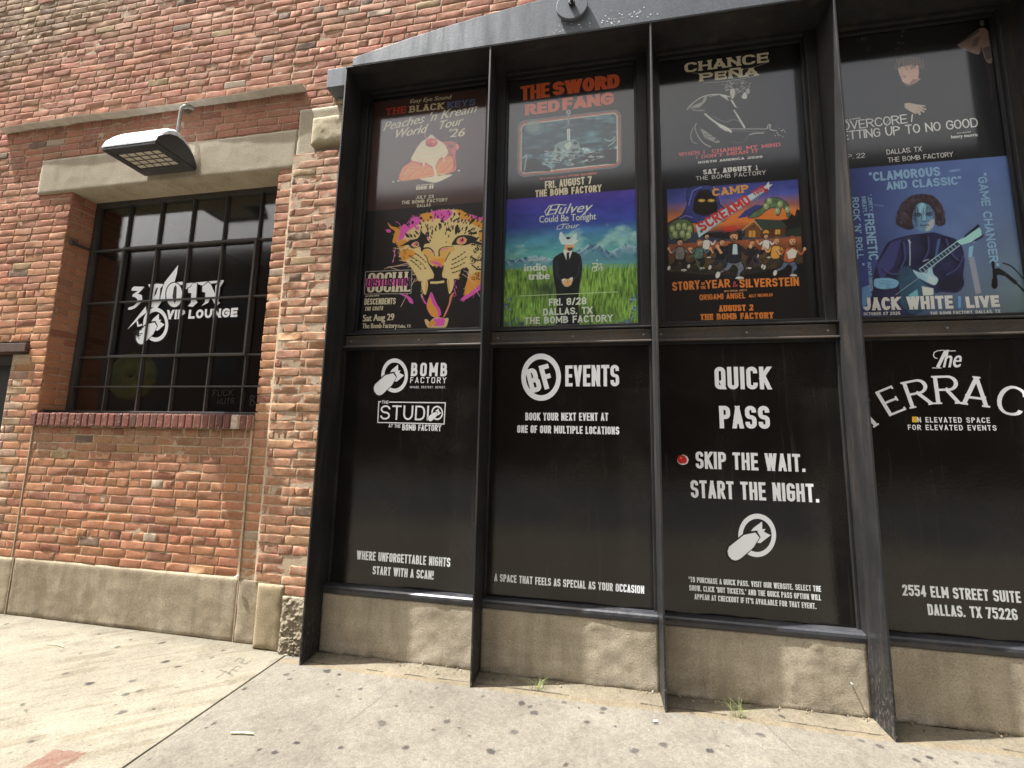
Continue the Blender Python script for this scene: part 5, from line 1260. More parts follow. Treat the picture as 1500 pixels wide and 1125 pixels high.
s.fill([(352,360),(880,58),(895,75),(885,95),(455,395),(378,450)], (186, 208, 214)); s.line([(455,395),(885,95)], 8, (110,140,150)); s.ell((395, 405), 10, 10, (60,70,76)); s.fill([(880,60),(900,30),(905,55),(930,50),(905,72),(900,95),(892,75)], (246, 244, 232)); s.fill([(862,92),(895,82),(892,125),(884,125),(880,100),(872,118)], (150,40,40))
s.fill([(720,390),(800,310),(1000,320),(1040,372),(850,392),(790,330),(715,400)], (50, 62, 54)); s.fill([(722,398),(790,335),(842,392),(838,452),(722,448)], (104, 70, 40)); s.fill([(842,392),(1030,376),(1025,440),(838,452)], (84, 52, 30)); s.line([(700,398),(790,322),(850,394)], 8, (176,150,104)); s.fill([(752,400),(800,398),(800,448),(752,446)], (196,140,60)); s.line([(776,400),(776,446)], 5, (80,50,30)); s.ell((880, 410), 22, 16, (236,170,70)); s.fill([(950,392),(985,390),(985,425),(950,428)], (244,196,96)); s.line([(968,392),(968,426)], 4, (90,56,30)); s.ell((790, 365), 7, 7, (30,20,16))
for y in (405, 420, 435): s.line([(845,y),(1025,y-14)], 2.5, (50,30,20), .8)
s.fill([(1030,440),(1040,390),(1080,380),(1140,370),(1145,440)], (34, 48, 38))
for P in ([(640,760),(700,690),(690,640),(600,640),(560,760)], [(160,690),(330,700),(500,730),(430,690),(300,640),(160,650)], [(700,740),(900,700),(860,660),(740,680)]): s.fill(P, (36, 34, 28), .8)
SK = (206, 160, 122)
def runner(x, y, h, shirt, pants, lean=0.0, hair=(60, 40, 30), flip=1, shoes=(230, 226, 220)):
    f = flip; hd = (x+lean*h*.9, y-h); O_ = (.022*h+2, (20, 17, 16))
    s.ell((x+.25*h, y+.05*h), .5*h, .05*h, (24, 22, 20), .6)
    legs = [(x-.13*h*f, y-.44*h), (x+.12*h*f, y-.46*h), (x+.25*h*f, y-.24*h), (x+.16*h*f, y-.12*h), (x+.14*h*f, y-.01*h), (x+.05*h*f, y-.02*h), (x+.09*h*f, y-.22*h), (x-.02*h*f, y-.32*h), (x-.12*h*f, y-.2*h), (x-.3*h*f, y-.12*h), (x-.36*h*f, y-.05*h), (x-.39*h*f, y-.13*h), (x-.2*h*f, y-.28*h)]
    s.blob(legs, pants, 1, (60, .55), O_)
    s.ell((x+.14*h*f, y), .1*h, .04*h, shoes); s.line([(x+.05*h*f, y+.02*h), (x+.23*h*f, y+.025*h)], .02*h, (30,28,26)); s.ell((x-.39*h*f, y-.08*h), .05*h, .08*h, shoes, 1, .3)
    for sg in (-1, 1):
        sx = x+sg*.15*h+lean*h*.5; A_ = [(sx, y-.76*h), (sx+sg*.15*h, y-.60*h), (sx+sg*.24*h, y-.74*h)]
        s.line(A_, .10*h, (20,17,16)); s.line(A_[:2], .075*h, shirt); s.line(A_[1:], .062*h, SK if sg < 0 else shirt); s.ell((sx+sg*.25*h, y-.77*h), .045*h, .05*h, SK, n=10)
    torso = [(x-.14*h*f, y-.40*h), (x-.17*h*f+lean*h*.4, y-.66*h), (x-.13*h+lean*h*.6, y-.81*h), (x+lean*h*.7, y-.84*h), (x+.13*h+lean*h*.6, y-.81*h), (x+.17*h*f+lean*h*.4, y-.66*h), (x+.13*h*f, y-.40*h)]
    s.blob(torso, shirt, 1, (60, .5), O_)
    s.ell(hd, .105*h, .125*h, (20,17,16), n=16); s.ell(hd, .09*h, .11*h, SK, n=16)
    s.blob([(hd[0]-.11*h, hd[1]+.02*h), (hd[0]-.11*h, hd[1]-.08*h), (hd[0]-.02*h, hd[1]-.15*h), (hd[0]+.10*h, hd[1]-.11*h), (hd[0]+.105*h, hd[1]-.02*h), (hd[0]+.05*h, hd[1]-.065*h), (hd[0]-.06*h, hd[1]-.05*h)], hair)
    s.ell((hd[0]+.02*h, hd[1]+.06*h), .04*h, .022*h, (90,30,28), n=8); s.ell((hd[0]-.03*h, hd[1]-.005*h), .016*h, .02*h, BL, n=6); s.ell((hd[0]+.045*h, hd[1]-.005*h), .016*h, .02*h, BL, n=6)
runner(430, 600, 160, (232,230,224), (30,30,34), .05, (30,24,22)); runner(880, 600, 160, (226,224,218), (34,34,40), 0, (40,28,24)); runner(235, 695, 210, (116,112,110), (28,28,30), 0, (28,22,20)); runner(375, 680, 190, (82,110,104), (32,34,40), .05, (150,90,50)); runner(540, 690, 205, (28,28,32), (44,50,66), .06, (50,36,28)); runner(780, 680, 190, (34,32,36), (30,30,36), -.02, (90,56,36), -1); runner(640, 755, 310, (38,40,48), (104,110,124), 0, (80,54,34)); s.fill([(628,575),(635,500),(662,498),(668,575)], (196,216,220)); s.ell((632, 470), 24, 20, (80,52,34), .8)
runner(950, 690, 215, (216,160,70), (50,50,54), .05, (120,84,50)); runner(1050, 735, 260, (160,90,56), (86,100,124), .12, (150,80,44)); s.fill([(1035,560),(1075,530),(1115,550),(1100,600),(1050,610)], (222,218,210))
for c, rr in (((300, 600), 40), ((390, 700), 34), ((758, 655), 36), ((838, 655), 40)):
    for a in np.linspace(0, 6.28, 20, endpoint=False): s.line([(c[0]+rr*.62*math.cos(a), c[1]+rr*math.sin(a)), (c[0]+rr*.62*math.cos(a+.33), c[1]+rr*math.sin(a+.33))], 6, (28,26,30))
s.line([(300,600),(340,580),(390,700)], 8, (60,110,70)); s.line([(758,655),(800,580),(838,655),(780,640)], 8, (70,50,80)); s.line([(495,665),(610,715)], 10, (70,46,40))
p = s.build('poster', 'cartoon poster of campers fleeing a hooded figure with a saw under orange lettering')
L = Letters(PL, 950, 260, 5.115); OG = (246, 150, 70)
L.text('CAMP', (480, 142), (752, 110), 58, (206, 152, 84), .24, .3, .2, slab=.06); L.line([(488,66),(502,100)], 6, (206,152,84))
L.text('SCREAMO', (402, 408), (775, 188), 78, (186, 52, 50), .2, .2, .14); L.text('TOUR', (795, 140), (880, 88), 42, (186, 52, 50), .18, .2, .2)
L.text('GHOST', (562, 402), (660, 390), 34, (214, 60, 56), .2, .2, .15, shear=.15); L.line([(560,410),(662,396)], 4, (214,60,56)); L.text('A', (672, 386), (695, 382), 20, (214, 60, 56), .2)
L.text('STORY', (180, 851), (386, 836), 66, OG, .19, .22, .17); L.text('OF', (396, 808), (424, 806), 22, OG, .2); L.text('THE', (390, 838), (430, 834), 22, OG, .2); L.text('YEAR', (430, 834), (612, 822), 62, OG, .19, .22, .17); L.text('&', (632, 822), (668, 819), 42, (190, 80, 90), .12, .3); L.text('SILVERSTEIN', (682, 827), (1128, 812), 64, OG, .19, .22, .17)
L.text('WITH SPECIAL GUESTS', (566, 860), (738, 850), 13, (220, 160, 100), .16); L.text('ORIGAMI ANGEL', (383, 920), (725, 905), 42, OG, .16, .22, .2); L.text('ALLY NICHOLAS', (752, 899), (930, 890), 23, OG, .17, .2, .2)
L.text('AUGUST 2', (528, 1006), (786, 997), 46, OG, .27, .12, .16, slab=.05); L.text('THE BOMB FACTORY', (388, 1070), (936, 1056), 46, OG, .27, .12, .16, slab=.05)
L.obj('lettering', p)

# 4 upper: young man against black
s = sheet(3, D3+.001, ZT, (11, 13, 17)).crop(1220, 20, 5.114)
s.blob([(520,395),(625,385),(645,430),(640,480),(655,495),(600,515),(570,530),(525,512),(512,480),(498,450),(490,410)], (206, 168, 150), 1, (14, .25)); s.fill([(520,395),(560,400),(560,470),(575,500),(530,512),(512,478),(492,430)], (226, 192, 174), .8); s.fill([(600,490),(655,492),(620,520),(560,540)], (150, 112, 98))
s.blob([(462,415),(472,365),(505,335),(560,325),(630,328),(665,340),(685,375),(682,412),(665,418),(650,385),(628,378),(620,395),(590,385),(540,392),(505,380),(490,412)], (78, 62, 54)); 
for k in range(26): x = 475+k*8; s.line([(x, 345+r_.uniform(-15, 8)), (x+r_.uniform(-20, 10), 395+r_.uniform(-10, 20))], 5, (112, 92, 78) if k % 3 else (50, 40, 36), .7)
s.line([(535,404),(560,400)], 5, (70,52,46)); s.line([(575,402),(598,400)], 5, (70,52,46)); s.ell((550, 416), 9, 4, (60,44,40)); s.ell((590, 413), 8, 4, (60,44,40)); s.line([(520,418),(512,448),(526,452)], 4, (160,120,104)); s.line([(520,470),(552,464)], 6, (110,80,70)); s.line([(526,482),(550,478)], 6, (172,104,98)); s.ell((632, 405), 12, 20, (196,152,132)); s.curve([(535,525),(570,540),(640,500)], 3, (160,160,156), .7)
s.fill([(535,672),(570,668),(630,680),(690,686),(695,696),(660,696),(700,712),(700,722),(665,716),(690,735),(684,742),(655,732),(660,758),(648,760),(630,742),(620,752),(575,728),(540,705)], (176, 160, 144)); s.line([(640,700),(680,716)], 3, (110,96,86)); s.line([(630,712),(672,736)], 3, (110,96,86)); s.line([(612,722),(645,750)], 3, (110,96,86))
s.blob([(935,235),(1000,180),(1060,140),(1110,108),(1160,125),(1178,200),(1188,300),(1192,368),(1150,360),(1120,280),(1110,250),(1095,303),(1020,285)], (124, 104, 94), 1, (10, .5)); s.fill([(1040,250),(1060,190),(1110,165),(1080,240)], (86,66,64), .8); s.fill([(1120,260),(1180,240),(1190,330),(1150,350)], (60,50,54), .8); s.ell((1117, 70), 14, 20, (110,100,98)); s.ell((1117, 66), 6, 10, BL); s.line([(940,225),(1100,125)], 10, (40,38,42)); s.line([(1150,380),(1180,470),(1190,640)], 12, (52,26,30), .8)
for cx, cy in ((530, 140), (510, 215), (480, 265), (525, 260), (220, 190), (260, 270), (245, 180)):
    for _ in range(9): s.ell((cx+r_.gauss(0, 14), cy+r_.gauss(0, 16)), r_.uniform(2, 8), r_.uniform(2, 7), (92, 92, 92), r_.uniform(.2, .7), n=8)
p = s.build('poster', 'black poster of a young man looking down, one pale hand below him')
L = Letters(PL, 1220, 20, 5.114); WW = (236, 236, 234)
L.text('LOVERCORE', (20, 882), (560, 820), 66, WW, .11, .5, .1); L.text('/', (586, 812), (610, 808), 56, WW, .12); L.text('GETTING UP TO NO GOOD', (20, 955), (1090, 848), 66, WW, .12, .5, .08)
L.line([(392,838),(430,775),(440,790),(400,850),(392,838)], 4, (130,140,150))
L.face('henry morris', (888, 935), (1084, 918), 24, WW, .03); L.text('WITH SUPPORT', (928, 902), (1035, 890), 9, WW, .16); L.face('prusa presents:', (60, 808), (208, 786), 14, WW, .01, .3)
L.text('SEP. 22', (50, 1096), (242, 1078), 34, WW, .11, .5, .12); L.text('DALLAS, TX', (403, 1056), (667, 1031), 36, WW, .11, .5, .12); L.text('THE BOMB FACTORY', (413, 1116), (902, 1072), 36, WW, .11, .5, .12)
L.obj('lettering', p)

# 4 lower: blue stage portrait with a guitar
s = sheet(3, ZB, D3-.001, (60, 80, 140), .003).crop(1220, 240, 4.686)
U = (s.X-s.b[0])/(s.b[1]-s.b[0]); Vv = 1-(s.Z-s.b[2])/(s.b[3]-s.b[2])
c00, c10, c01, c11 = lin((48, 58, 116)), lin((92, 114, 168)), lin((40, 50, 118)), lin((104, 122, 124))
bgc = (c00*(1-U[..., None])+c10*U[..., None])*(1-Vv[..., None])+(c01*(1-U[..., None])+c11*U[..., None])*Vv[..., None]
gl = np.exp(-(((U-.55)/.22)**2+((Vv-.35)/.3)**2))[..., None]; bgc = bgc*(1-.4*gl)+lin((104, 136, 190))*.4*gl
s.img = bgc*(1+.5*(fbm(s.X*5, s.Z*6, 5)-.5))[..., None]*ILL
s.line([(950,640),(1000,890)], 40, (170,170,176), .5); s.fill([(935,570),(965,560),(955,640),(930,640)], (150,200,226), .7); s.fill([(950,480),(1000,460),(1010,500),(960,515)], (170,220,230), .7); s.ell((960, 535), 16, 6, (200,230,236), .8); s.line([(280,280),(350,290)], 8, (110,150,200), .6)
s.blob([(255,1020),(262,880),(290,720),(345,590),(400,525),(530,488),(600,480),(690,470),(760,490),(850,520),(888,570),(905,660),(895,760),(900,830),(850,885),(700,890),(560,1040)], (40, 42, 74), 1, (9, .9))
for P in ([(420,560),(400,660),(350,760)], [(470,540),(480,650),(450,720)], [(760,520),(800,620),(860,680)], [(640,500),(640,600),(600,680)], [(880,640),(840,720),(760,770)], [(330,720),(380,760),(430,760)]): s.curve(P, 18, (24,25,44), .5); s.curve([(x+16, y-6) for x, y in P], 12, (74,80,132), .45); s.fill([(300,700),(400,540),(470,520),(420,700),(330,800)], (60,64,116), .6); s.fill([(720,520),(740,510),(710,660),(690,700)], (66,90,140), .7); s.fill([(700,800),(850,770),(895,800),(850,880),(740,860)], (34,36,54), .9)
s.curve([(522,520),(528,560),(530,640),(528,700)], 7, (176,190,214)); s.line([(520,520),(532,545)], 10, (190,200,220)); s.line([(620,668),(660,655)], 4, (200,200,210)); s.fill([(480,520),(530,490),(545,520)], (54,54,80)); s.fill([(700,460),(640,520),(690,480)], (30,30,48))
s.blob([(545,330),(560,290),(600,270),(650,280),(690,320),(698,400),(690,440),(655,465),(600,460),(565,430),(545,380)], (88, 122, 150), 1, (10, .6)); s.blob([(585,285),(615,268),(636,285),(634,330),(618,345),(598,335)], (150, 206, 222), .85, (30, .4)); s.blob([(655,405),(690,378),(694,420),(660,458),(635,455)], (176,180,176), .75); s.blob([(548,340),(575,365),(585,430),(560,420)], (50,74,104), .6); s.ell((584, 352), 24, 12, (30,36,56), .75); s.ell((660, 348), 24, 12, (30,36,56), .7); s.line([(565,338),(606,342)], 6, (26,28,44)); s.line([(640,338),(684,332)], 6, (26,28,44)); s.blob([(614,345),(630,345),(641,385),(618,392)], (124,168,190)); s.ell((628, 394), 16, 6, (60,84,110), .7); s.line([(598,422),(660,420)], 8, (60,64,84)); s.line([(600,436),(645,438)], 6, (110,130,150))
s.blob([(432,405),(446,330),(478,268),(536,222),(610,206),(684,218),(738,266),(762,330),(772,408),(735,428),(706,412),(700,360),(690,320),(664,286),(640,272),(604,266),(574,282),(552,330),(546,400),(556,440),(520,452),(468,436)], (54, 43, 50), 1, (22, .8))
for _ in range(420):
    a = r_.uniform(2.6, 6.8); rr = r_.uniform(.7, 1.08); x, y = 605+155*rr*math.cos(a), 345+135*rr*math.sin(a)
    
    if 555 < x < 690 and y > 285: continue
    s.line([(x, y), (x+r_.uniform(-26, 26), y+r_.uniform(4, 30))], r_.uniform(2, 4), r_.choice([(96,84,96), (34,28,36), (70,58,68), (44,36,44)]), .8)
for _ in range(14): x = r_.uniform(550, 690); s.line([(x, 285+r_.uniform(-8, 20)), (x+r_.uniform(-20, 20), r_.uniform(340, 420))], 3.5, (46,38,46), .8)
s.blob([(440,790),(450,740),(490,705),(530,710),(560,760),(640,830),(690,860),(700,920),(640,1000),(540,1030),(470,960),(460,860)], (54, 88, 112), 1, (8, .9)); s.fill([(610,840),(690,855),(690,900),(620,905)], (190,196,190)); s.fill([(520,900),(580,860),(590,930),(540,960)], (120,176,190), .8); s.ell((490, 745), 38, 34, (52,70,96))
s.fill([(590,720),(850,530),(872,556),(620,752)], (46, 60, 84)); s.line([(592,724),(852,533)], 5, (170,206,214)); s.line([(618,752),(872,558)], 5, (170,206,214))
for k in range(12): t = k/12; s.line([(592+258*t, 724-191*t), (618+254*t, 752-194*t)], 3, (180,210,216)); 
s.fill([(848,530),(905,505),(1000,430),(1018,455),(1020,490),(940,540),(880,556)], (170,222,220)); s.fill([(905,490),(1000,412),(1010,432),(900,510)], (26,30,44)); s.fill([(940,545),(1040,480),(1030,505),(950,545)], (26,30,44))
for k in range(8): s.line([(505+k*11, 840-k*10), (530+k*10, 830-k*9)], 4, (40,50,70))
s.line([(430,900),(700,700)], 2, (180,200,210))
s.blob([(284,800),(300,788),(380,784),(440,800),(450,825),(420,852),(330,858),(285,838)], (126, 176, 208), 1, (16, .5)); s.line([(330,800),(440,812)], 3, (70,110,150)); s.line([(330,822),(440,832)], 3, (70,110,150))
s.blob([(548,728),(580,740),(640,750),(660,720),(680,715),(690,755),(722,790),(712,822),(690,832),(630,805),(580,775)], (160, 194, 210), 1, (20, .5)); s.line([(590,748),(640,790)], 3, (80,120,150)); s.line([(575,755),(625,800)], 3, (80,120,150)); s.fill([(660,760),(720,790),(700,830),(650,810)], (196,206,206), .7)
s.fill([(1092,790),(1130,785),(1132,840),(1120,858),(1100,858),(1088,840)], (16,17,20)); s.fill([(1095,720),(1140,715),(1190,745),(1180,770),(1130,760),(1125,790),(1098,790)], (18,19,22)); s.line([(1185,758),(1260,820)], 26, (16,17,20)); s.line([(1260,820),(1320,880)], 14, (16,17,20)); s.curve([(1165,680),(1220,700),(1265,740),(1310,790)], 9, (14,15,18)); s.fill([(1085,670),(1110,668),(1112,720),(1095,725)], (18,19,22))
s.fill([(200,850),(250,830),(270,900),(210,1000),(200,960)], (110,160,200), .6)
p = s.build('poster', 'blue stage photograph poster of a dark haired man holding a guitar')
L = Letters(PL, 1220, 240, 4.686); LB = (150, 188, 220)
L.text('“CLAMOROUS', (252, 122), (740, 82), 62, LB, .2, .45, .12); L.text('AND CLASSIC”', (370, 180), (885, 141), 56, LB, .2, .45, .12); L.text('- VARIETY', (788, 60), (876, 50), 16, LB, .2)
L.text('“GAME CHANGER”', (990, 66), (1078, 705), 62, LB, .2, .4, .14)
L.text("ROCK 'N' ROLL ”", (130, 232), (170, 700), 46, LB, .19, .4, .14); L.text('SWEATY,', (195, 224), (206, 338), 30, LB, .19, .3, .14); L.text('“..DIRTY,', (238, 212), (250, 335), 26, LB, .19, .3, .14); L.text('FRENETIC', (212, 345), (247, 662), 66, LB, .2, .35, .14); L.text('GUITAR-DRIVEN', (236, 676), (252, 872), 24, LB, .18, .3, .16); L.text('ROLLING STONE', (165, 720), (172, 870), 8, LB, .15)
L.text('JACK WHITE', (210, 1008), (828, 994), 88, (244, 244, 240), .26, .4, .12); L.line([(868, 908), (868, 990)], 14, (110, 160, 214)); L.text('LIVE', (918, 992), (1147, 982), 80, (244, 244, 240), .26, .3, .12)
L.text('OCTOBER 07 2026', (210, 1042), (463, 1036), 22, (236, 236, 232), .2, .4, .14); L.text('THE BOMB FACTORY, DALLAS, TX', (668, 1040), (1150, 1024), 24, (236, 236, 232), .2, .4, .14)
L.obj('lettering', p)
s = sheet(4, ZB, ZT, (16, 16, 18), .01); s.img *= (1+.4*(fbm(s.X*3, s.Z*3, 3)-.5))[..., None]; s.build('poster', 'plain black sheet filling the window past the blue stage photograph')

ILL = 1.0
# ------------------------------------------------------------------ decal on the sash window
DY = .4035
L = Letters(DY, 130, 360, 5.623)
L.poly([(318,690),(470,500),(478,548),(412,600),(404,612)], WH); L.poly([(620,308),(738,158),(726,232),(705,305),(640,450),(580,470)], WH)
L.poly([(355,352),(372,336),(458,338),(432,370),(405,397),(438,405),(442,440),(425,475),(380,515),(345,528),(322,526),(330,508),(370,495),(398,468),(400,440),(385,425),(358,418),(362,402),(405,372),(352,370)], WH)
L.poly([(490,318),(776,296),(772,322),(500,342)], WH); L.poly([(795,310),(1112,282),(1108,300),(960,318),(935,328),(900,316),(850,326),(812,358),(795,356)], WH)
for col, g in ((BK, 9), (WH, 0)):
    L.poly([(515-g,325-g),(560,312-g),(618+g,318-g),(590+g,352),(582+g,440),(606+g,452),(565,512+g),(520,508+g),(500-g,495),(512-g,430)], col)
    L.disc((705, 405), 66+g, 100+g, col)
    L.poly([(820-g,350),(842,340-g),(860,308-g),(892+g,310),(884+g,440),(896+g,468),(858,502+g),(818-g,498),(842-g,470),(846-g,390),(820-g,388)], col)
    L.poly([(938-g,335),(985,300-g),(1006+g,318),(1042,398),(1044,330),(1062,308-g),(1112+g,292),(1082+g,345),(1068+g,462),(1082+g,470),(1048,500+g),(1005,420),(985+g,470),(930-g,497),(958-g,465),(962-g,385),(936-g,380)], col)
L.poly([(690,420),(702,345),(718,322),(726,345),(722,445),(708,480),(700,450)], BK); L.poly([(545,380),(560,345),(572,345),(556,400),(540,420)], BK)
emblem(L, (552, 650), 104, 140); L.line([(400,620),(408,660),(440,650)], 14, WH)
for a, b in (((365,720),(440,690)), ((368,742),(445,725)), ((372,768),(430,738)), ((395,690),(415,770)), ((420,690),(400,745))): L.line([a, ((a[0]+b[0])/2+6, (a[1]+b[1])/2-8), b], 6, BK)
L.disc((405, 728), 14, 18, BK)
L.text('VIP', (640, 607), (788, 603), 76, WH, .28, .4, .14); L.text('LOUNGE', (820, 602), (1224, 586), 72, WH, .28, .4, .14)
o = L.obj('decal', None, M['ink']); tag(o, 'white VIP LOUNGE lettering and bomb emblem stuck on the sash window', 'decal')
L = Letters(DY, 0, 260, 2.885); GR = (21, 19, 18)
L.text('FUCK', (898, 925), (985, 922), 26, GR, .12, .2, .3, shear=.1); L.text('NUTS', (918, 958), (988, 955), 22, GR, .12, .2, .3, shear=.1); L.line([(1060,920),(1058,965)], 5, GR); L.line([(1062,920),(1078,928),(1064,940),(1082,955),(1062,966)], 5, GR)
tag(L.obj('scratched_writing', None, M['ink']), 'faint scratched writing on the bottom right panes of the sash window', 'graffiti')
# soft ring added to stand for an unidentified yellow green blur in the glass
def torus(cx, cy, cz, Rr, r, sx=1.0, name='yellow_green_ring'):
    V = MB(); n, k = 40, 14
    for i in range(n):
        a = 2*math.pi*i/n
        for j in range(k):
            b = 2*math.pi*j/k; rr = r*(1+.25*(float(fbm(np.array(i*.9), np.array(j*.9), 3))-.5))
            V.v.append((cx+sx*(Rr+rr*math.cos(b))*math.cos(a), cy+.35*rr*math.sin(b), cz+(Rr+rr*math.cos(b))*math.sin(a)))
    for i in range(n):
        for j in range(k):
            V.f.append((i*k+j, ((i+1) % n)*k+j, ((i+1) % n)*k+(j+1) % k, i*k+(j+1) % k))
    t = NT('dim_yellow_green'); nn = t.noise(t.coord(), 9, 3)
    t.base(t.ramp(nn, [(.3, (.022, .026, .003)), (.7, (.055, .06, .007))])); t.rough(.9); t.b.inputs['Specular IOR Level'].default_value = .1
    return V.obj(name, t.m, smooth=True)
gx, gz = at(190, 549, .62)
tag(torus(gx+.06, .60, gz-.02, .12, .11, 1.25), 'unidentified yellow green blur, made as a ring behind the lower left panes', 'yellow_green_ring')

# ------------------------------------------------------------------ wall light, conduit and flashing
lamp = empty('wall_light', (-3.66, .16, 3.9)); tag(lamp, 'dark wall pack light with a grid lens over the sash window', 'wall light')
def lk(o): return keep(o, lamp)
LX0, LX1 = -3.93, -3.397
prof = [(-.205, 3.792), (-.203, 3.805), (-.186, 3.868), (-.15, 3.925), (-.10, 3.985), (-.04, 4.022), (.02, 4.018), (.08, 3.98), (.13, 3.92), (.162, 3.83), (.163, 3.792)]
mb = MB(); segs = [(LX0, .72), (LX0+.012, .90), (LX0+.035, .985), (LX0+.07, 1.0), (LX1-.07, 1.0), (LX1-.035, .985), (LX1-.012, .90), (LX1, .72)]
n = len(prof)
for (x, k) in segs:
    for (y, z) in prof:
        zz_ = 3.792+(z-3.792)*(1-(1-k)*min(1, (z-3.792)/.1)); mb.v.append((x, y if y > 0 else y*(1-(1-k)*.05), zz_))
for i in range(len(segs)-1):
    for j in range(n):
        q = (j+1) % n
        if j == n-1: continue
        mb.f.append((i*n+j, i*n+q, (i+1)*n+q, (i+1)*n+j))
mb.f.append(tuple(range(n))); mb.f.append(tuple((len(segs)-1)*n+i for i in range(n-1, -1, -1)))
t = NT('lamp_paint_sunlit_top'); g_ = t.n('NewGeometry'); sx = t.n('SeparateXYZ'); t.l(g_.outputs['Normal'], sx.inputs[0]); nn = t.noise(t.coord(), 25, 4)
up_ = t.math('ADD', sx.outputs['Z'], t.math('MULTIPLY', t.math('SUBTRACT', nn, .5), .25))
t.base(t.mix(t.ramp(up_, [(.06, 0), (.34, 1)]), (.035, .037, .041), (.62, .65, .67))); t.rough(.4)  # dark paint, with up-facing faces coloured pale to look sunlit
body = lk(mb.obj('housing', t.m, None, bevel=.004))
mb = MB()
mb.box(LX0+.004, LX0+.06, -.20, .155, 3.772, 3.7915).box(LX1-.06, LX1-.004, -.20, .155, 3.772, 3.7915).box(LX0+.0605, LX1-.0605, -.20, -.125, 3.772, 3.7915).box(LX0+.0605, LX1-.0605, .07, .155, 3.772, 3.7915)
lk(mb.obj('lens_frame', M['lampbody'], None, bevel=.003))
t = NT('prismatic_lens'); t.base((.55, .53, .44)); t.rough(.18); t.b.inputs['Specular IOR Level'].default_value = .7
mb = MB(); nx, ny = 5, 4; xa, xb, ya, yb = LX0+.061, LX1-.061, -.1245, .0695
for i in range(nx):
    for j in range(ny):
        x0, x1 = xa+(xb-xa)*i/nx, xa+(xb-xa)*(i+1)/nx; y0, y1 = ya+(yb-ya)*j/ny, ya+(yb-ya)*(j+1)/ny; g = .004
        c = ((x0+x1)/2, (y0+y1)/2, 3.776); P = [(x0+g, y0+g, 3.782), (x1-g, y0+g, 3.782), (x1-g, y1-g, 3.782), (x0+g, y1-g, 3.782)]
        for k in range(4): mb.quad([P[k], P[(k+1) % 4], c])
ln = lk(mb.obj('lens', t.m, None))
mb = MB()
for i in range(1, nx): x = xa+(xb-xa)*i/nx; mb.box(x-.003, x+.003, ya, yb, 3.778, 3.786)
for j in range(1, ny): y = ya+(yb-ya)*j/ny; mb.box(xa, xb, y-.003, y+.003, 3.7785, 3.7855)
g = mb.obj('lens_grid', M['lampbody'], None); g.parent = ln
mb = MB(); mb.box(LX0+.1, LX1-.1, .155, .185, 3.80, 3.98); lk(mb.obj('mounting_plate', M['lampbody'], None, bevel=.004))
mb = MB(); cx, cz0 = -3.585, 4.0
P = [(cx, .10, 3.93), (cx, .115, 4.20), (cx+.002, .115, 4.33), (cx+.006, .118, 4.365), (cx+.02, .128, 4.39), (cx+.04, .15, 4.402), (cx+.06, .20, 4.405)]
mb.tube(P, .013, 12); mb.tube([(cx+.04, .15, 4.402), (cx+.066, .20, 4.405)], .019, 12)
lk(mb.obj('conduit', M['zinc'], None, smooth=True))

fl = empty('flashing', (-3.9, .15, 4.42)); tag(fl, 'long narrow sheet metal flashing over the sash window and wall light', 'flashing')
xs_ = np.linspace(-5.72, -2.40, 34); mb = MB()
for a, b in zip(xs_[:-1], xs_[1:]):
    wa = .006*math.sin(a*2.1)+.003*math.sin(a*9); wb = .006*math.sin(b*2.1)+.003*math.sin(b*9)
    fa = .118+.006*math.sin(a*3); fb = .118+.006*math.sin(b*3)
    mb.quad([(a, .185, 4.418+wa), (b, .185, 4.418+wb), (b, fb, 4.425+wb), (a, fa, 4.425+wa)]); mb.quad([(a, .185, 4.424+wa), (a, fa, 4.430+wa), (b, fb, 4.430+wb), (b, .185, 4.424+wb)])
    mb.quad([(a, fa, 4.425+wa), (b, fb, 4.425+wb), (b, fb-.001, 4.430+wb), (a, fa-.001, 4.430+wa)])
keep(mb.obj('sheet', M['flash'], None), fl)

# ------------------------------------------------------------------ small things on the pavement
def gp(px, py, z=0.0):
    d = CAM_R.T @ np.array([(px-750)/FPX, (py-562.5)/FPX, 1.0]); s_ = (z-CAM_POS[2])/d[2]
    return CAM_POS[0]+d[0]*s_, CAM_POS[1]+d[1]*s_
def tuft(px, py, n, h, label, seed):
    rr = random.Random(seed); x, y = gp(px, py); mb = MB()
    for k in range(n):
        a = rr.uniform(0, 6.28); L_ = h*rr.uniform(.5, 1.15); lean = rr.uniform(.5, 1.6); bx, by = x+rr.gauss(0, .022), y+rr.gauss(0, .008); w = rr.uniform(.001, .0022)
        pts = []
        for t in np.linspace(0, 1, 6):
            r = L_*lean*t*t*.8; pts.append((bx+r*math.cos(a), by+r*math.sin(a)*.7, .004+L_*t*(1-.30*lean*t)))
        for i in range(5):
            p, q = pts[i], pts[i+1]; w0, w1 = w*(1-i/5.2), w*(1-(i+1)/5.2); sx, sy = -math.sin(a), math.cos(a)
            mb.quad([(p[0]-sx*w0, p[1]-sy*w0, p[2]), (p[0]+sx*w0, p[1]+sy*w0, p[2]), (q[0]+sx*w1, q[1]+sy*w1, q[2]), (q[0]-sx*w1, q[1]-sy*w1, q[2])])
    tag(mb.obj('grass_tuft', M['leaf'], fix=False), label, 'weed', 'grass tufts growing from the crack along the storefront')
tuft(789, 1011, 26, .085, 'tiny grass tuft in the crack below the ringed BF sign', 1)
tuft(1083, 1052, 30, .12, 'larger grass tuft in the crack below the QUICK PASS sign', 2)
a, b = gp(338, 1076), gp(371, 1077)
mb = MB(); mb.tube([(a[0], a[1], .008), ((a[0]+b[0])/2, (a[1]+b[1])/2+.002, .010), (b[0], b[1], .008)], .0045, 6); tag(mb.obj('stick', M['straw']), 'pale yellow stick lying on the pavement near the slab joint', 'stick')
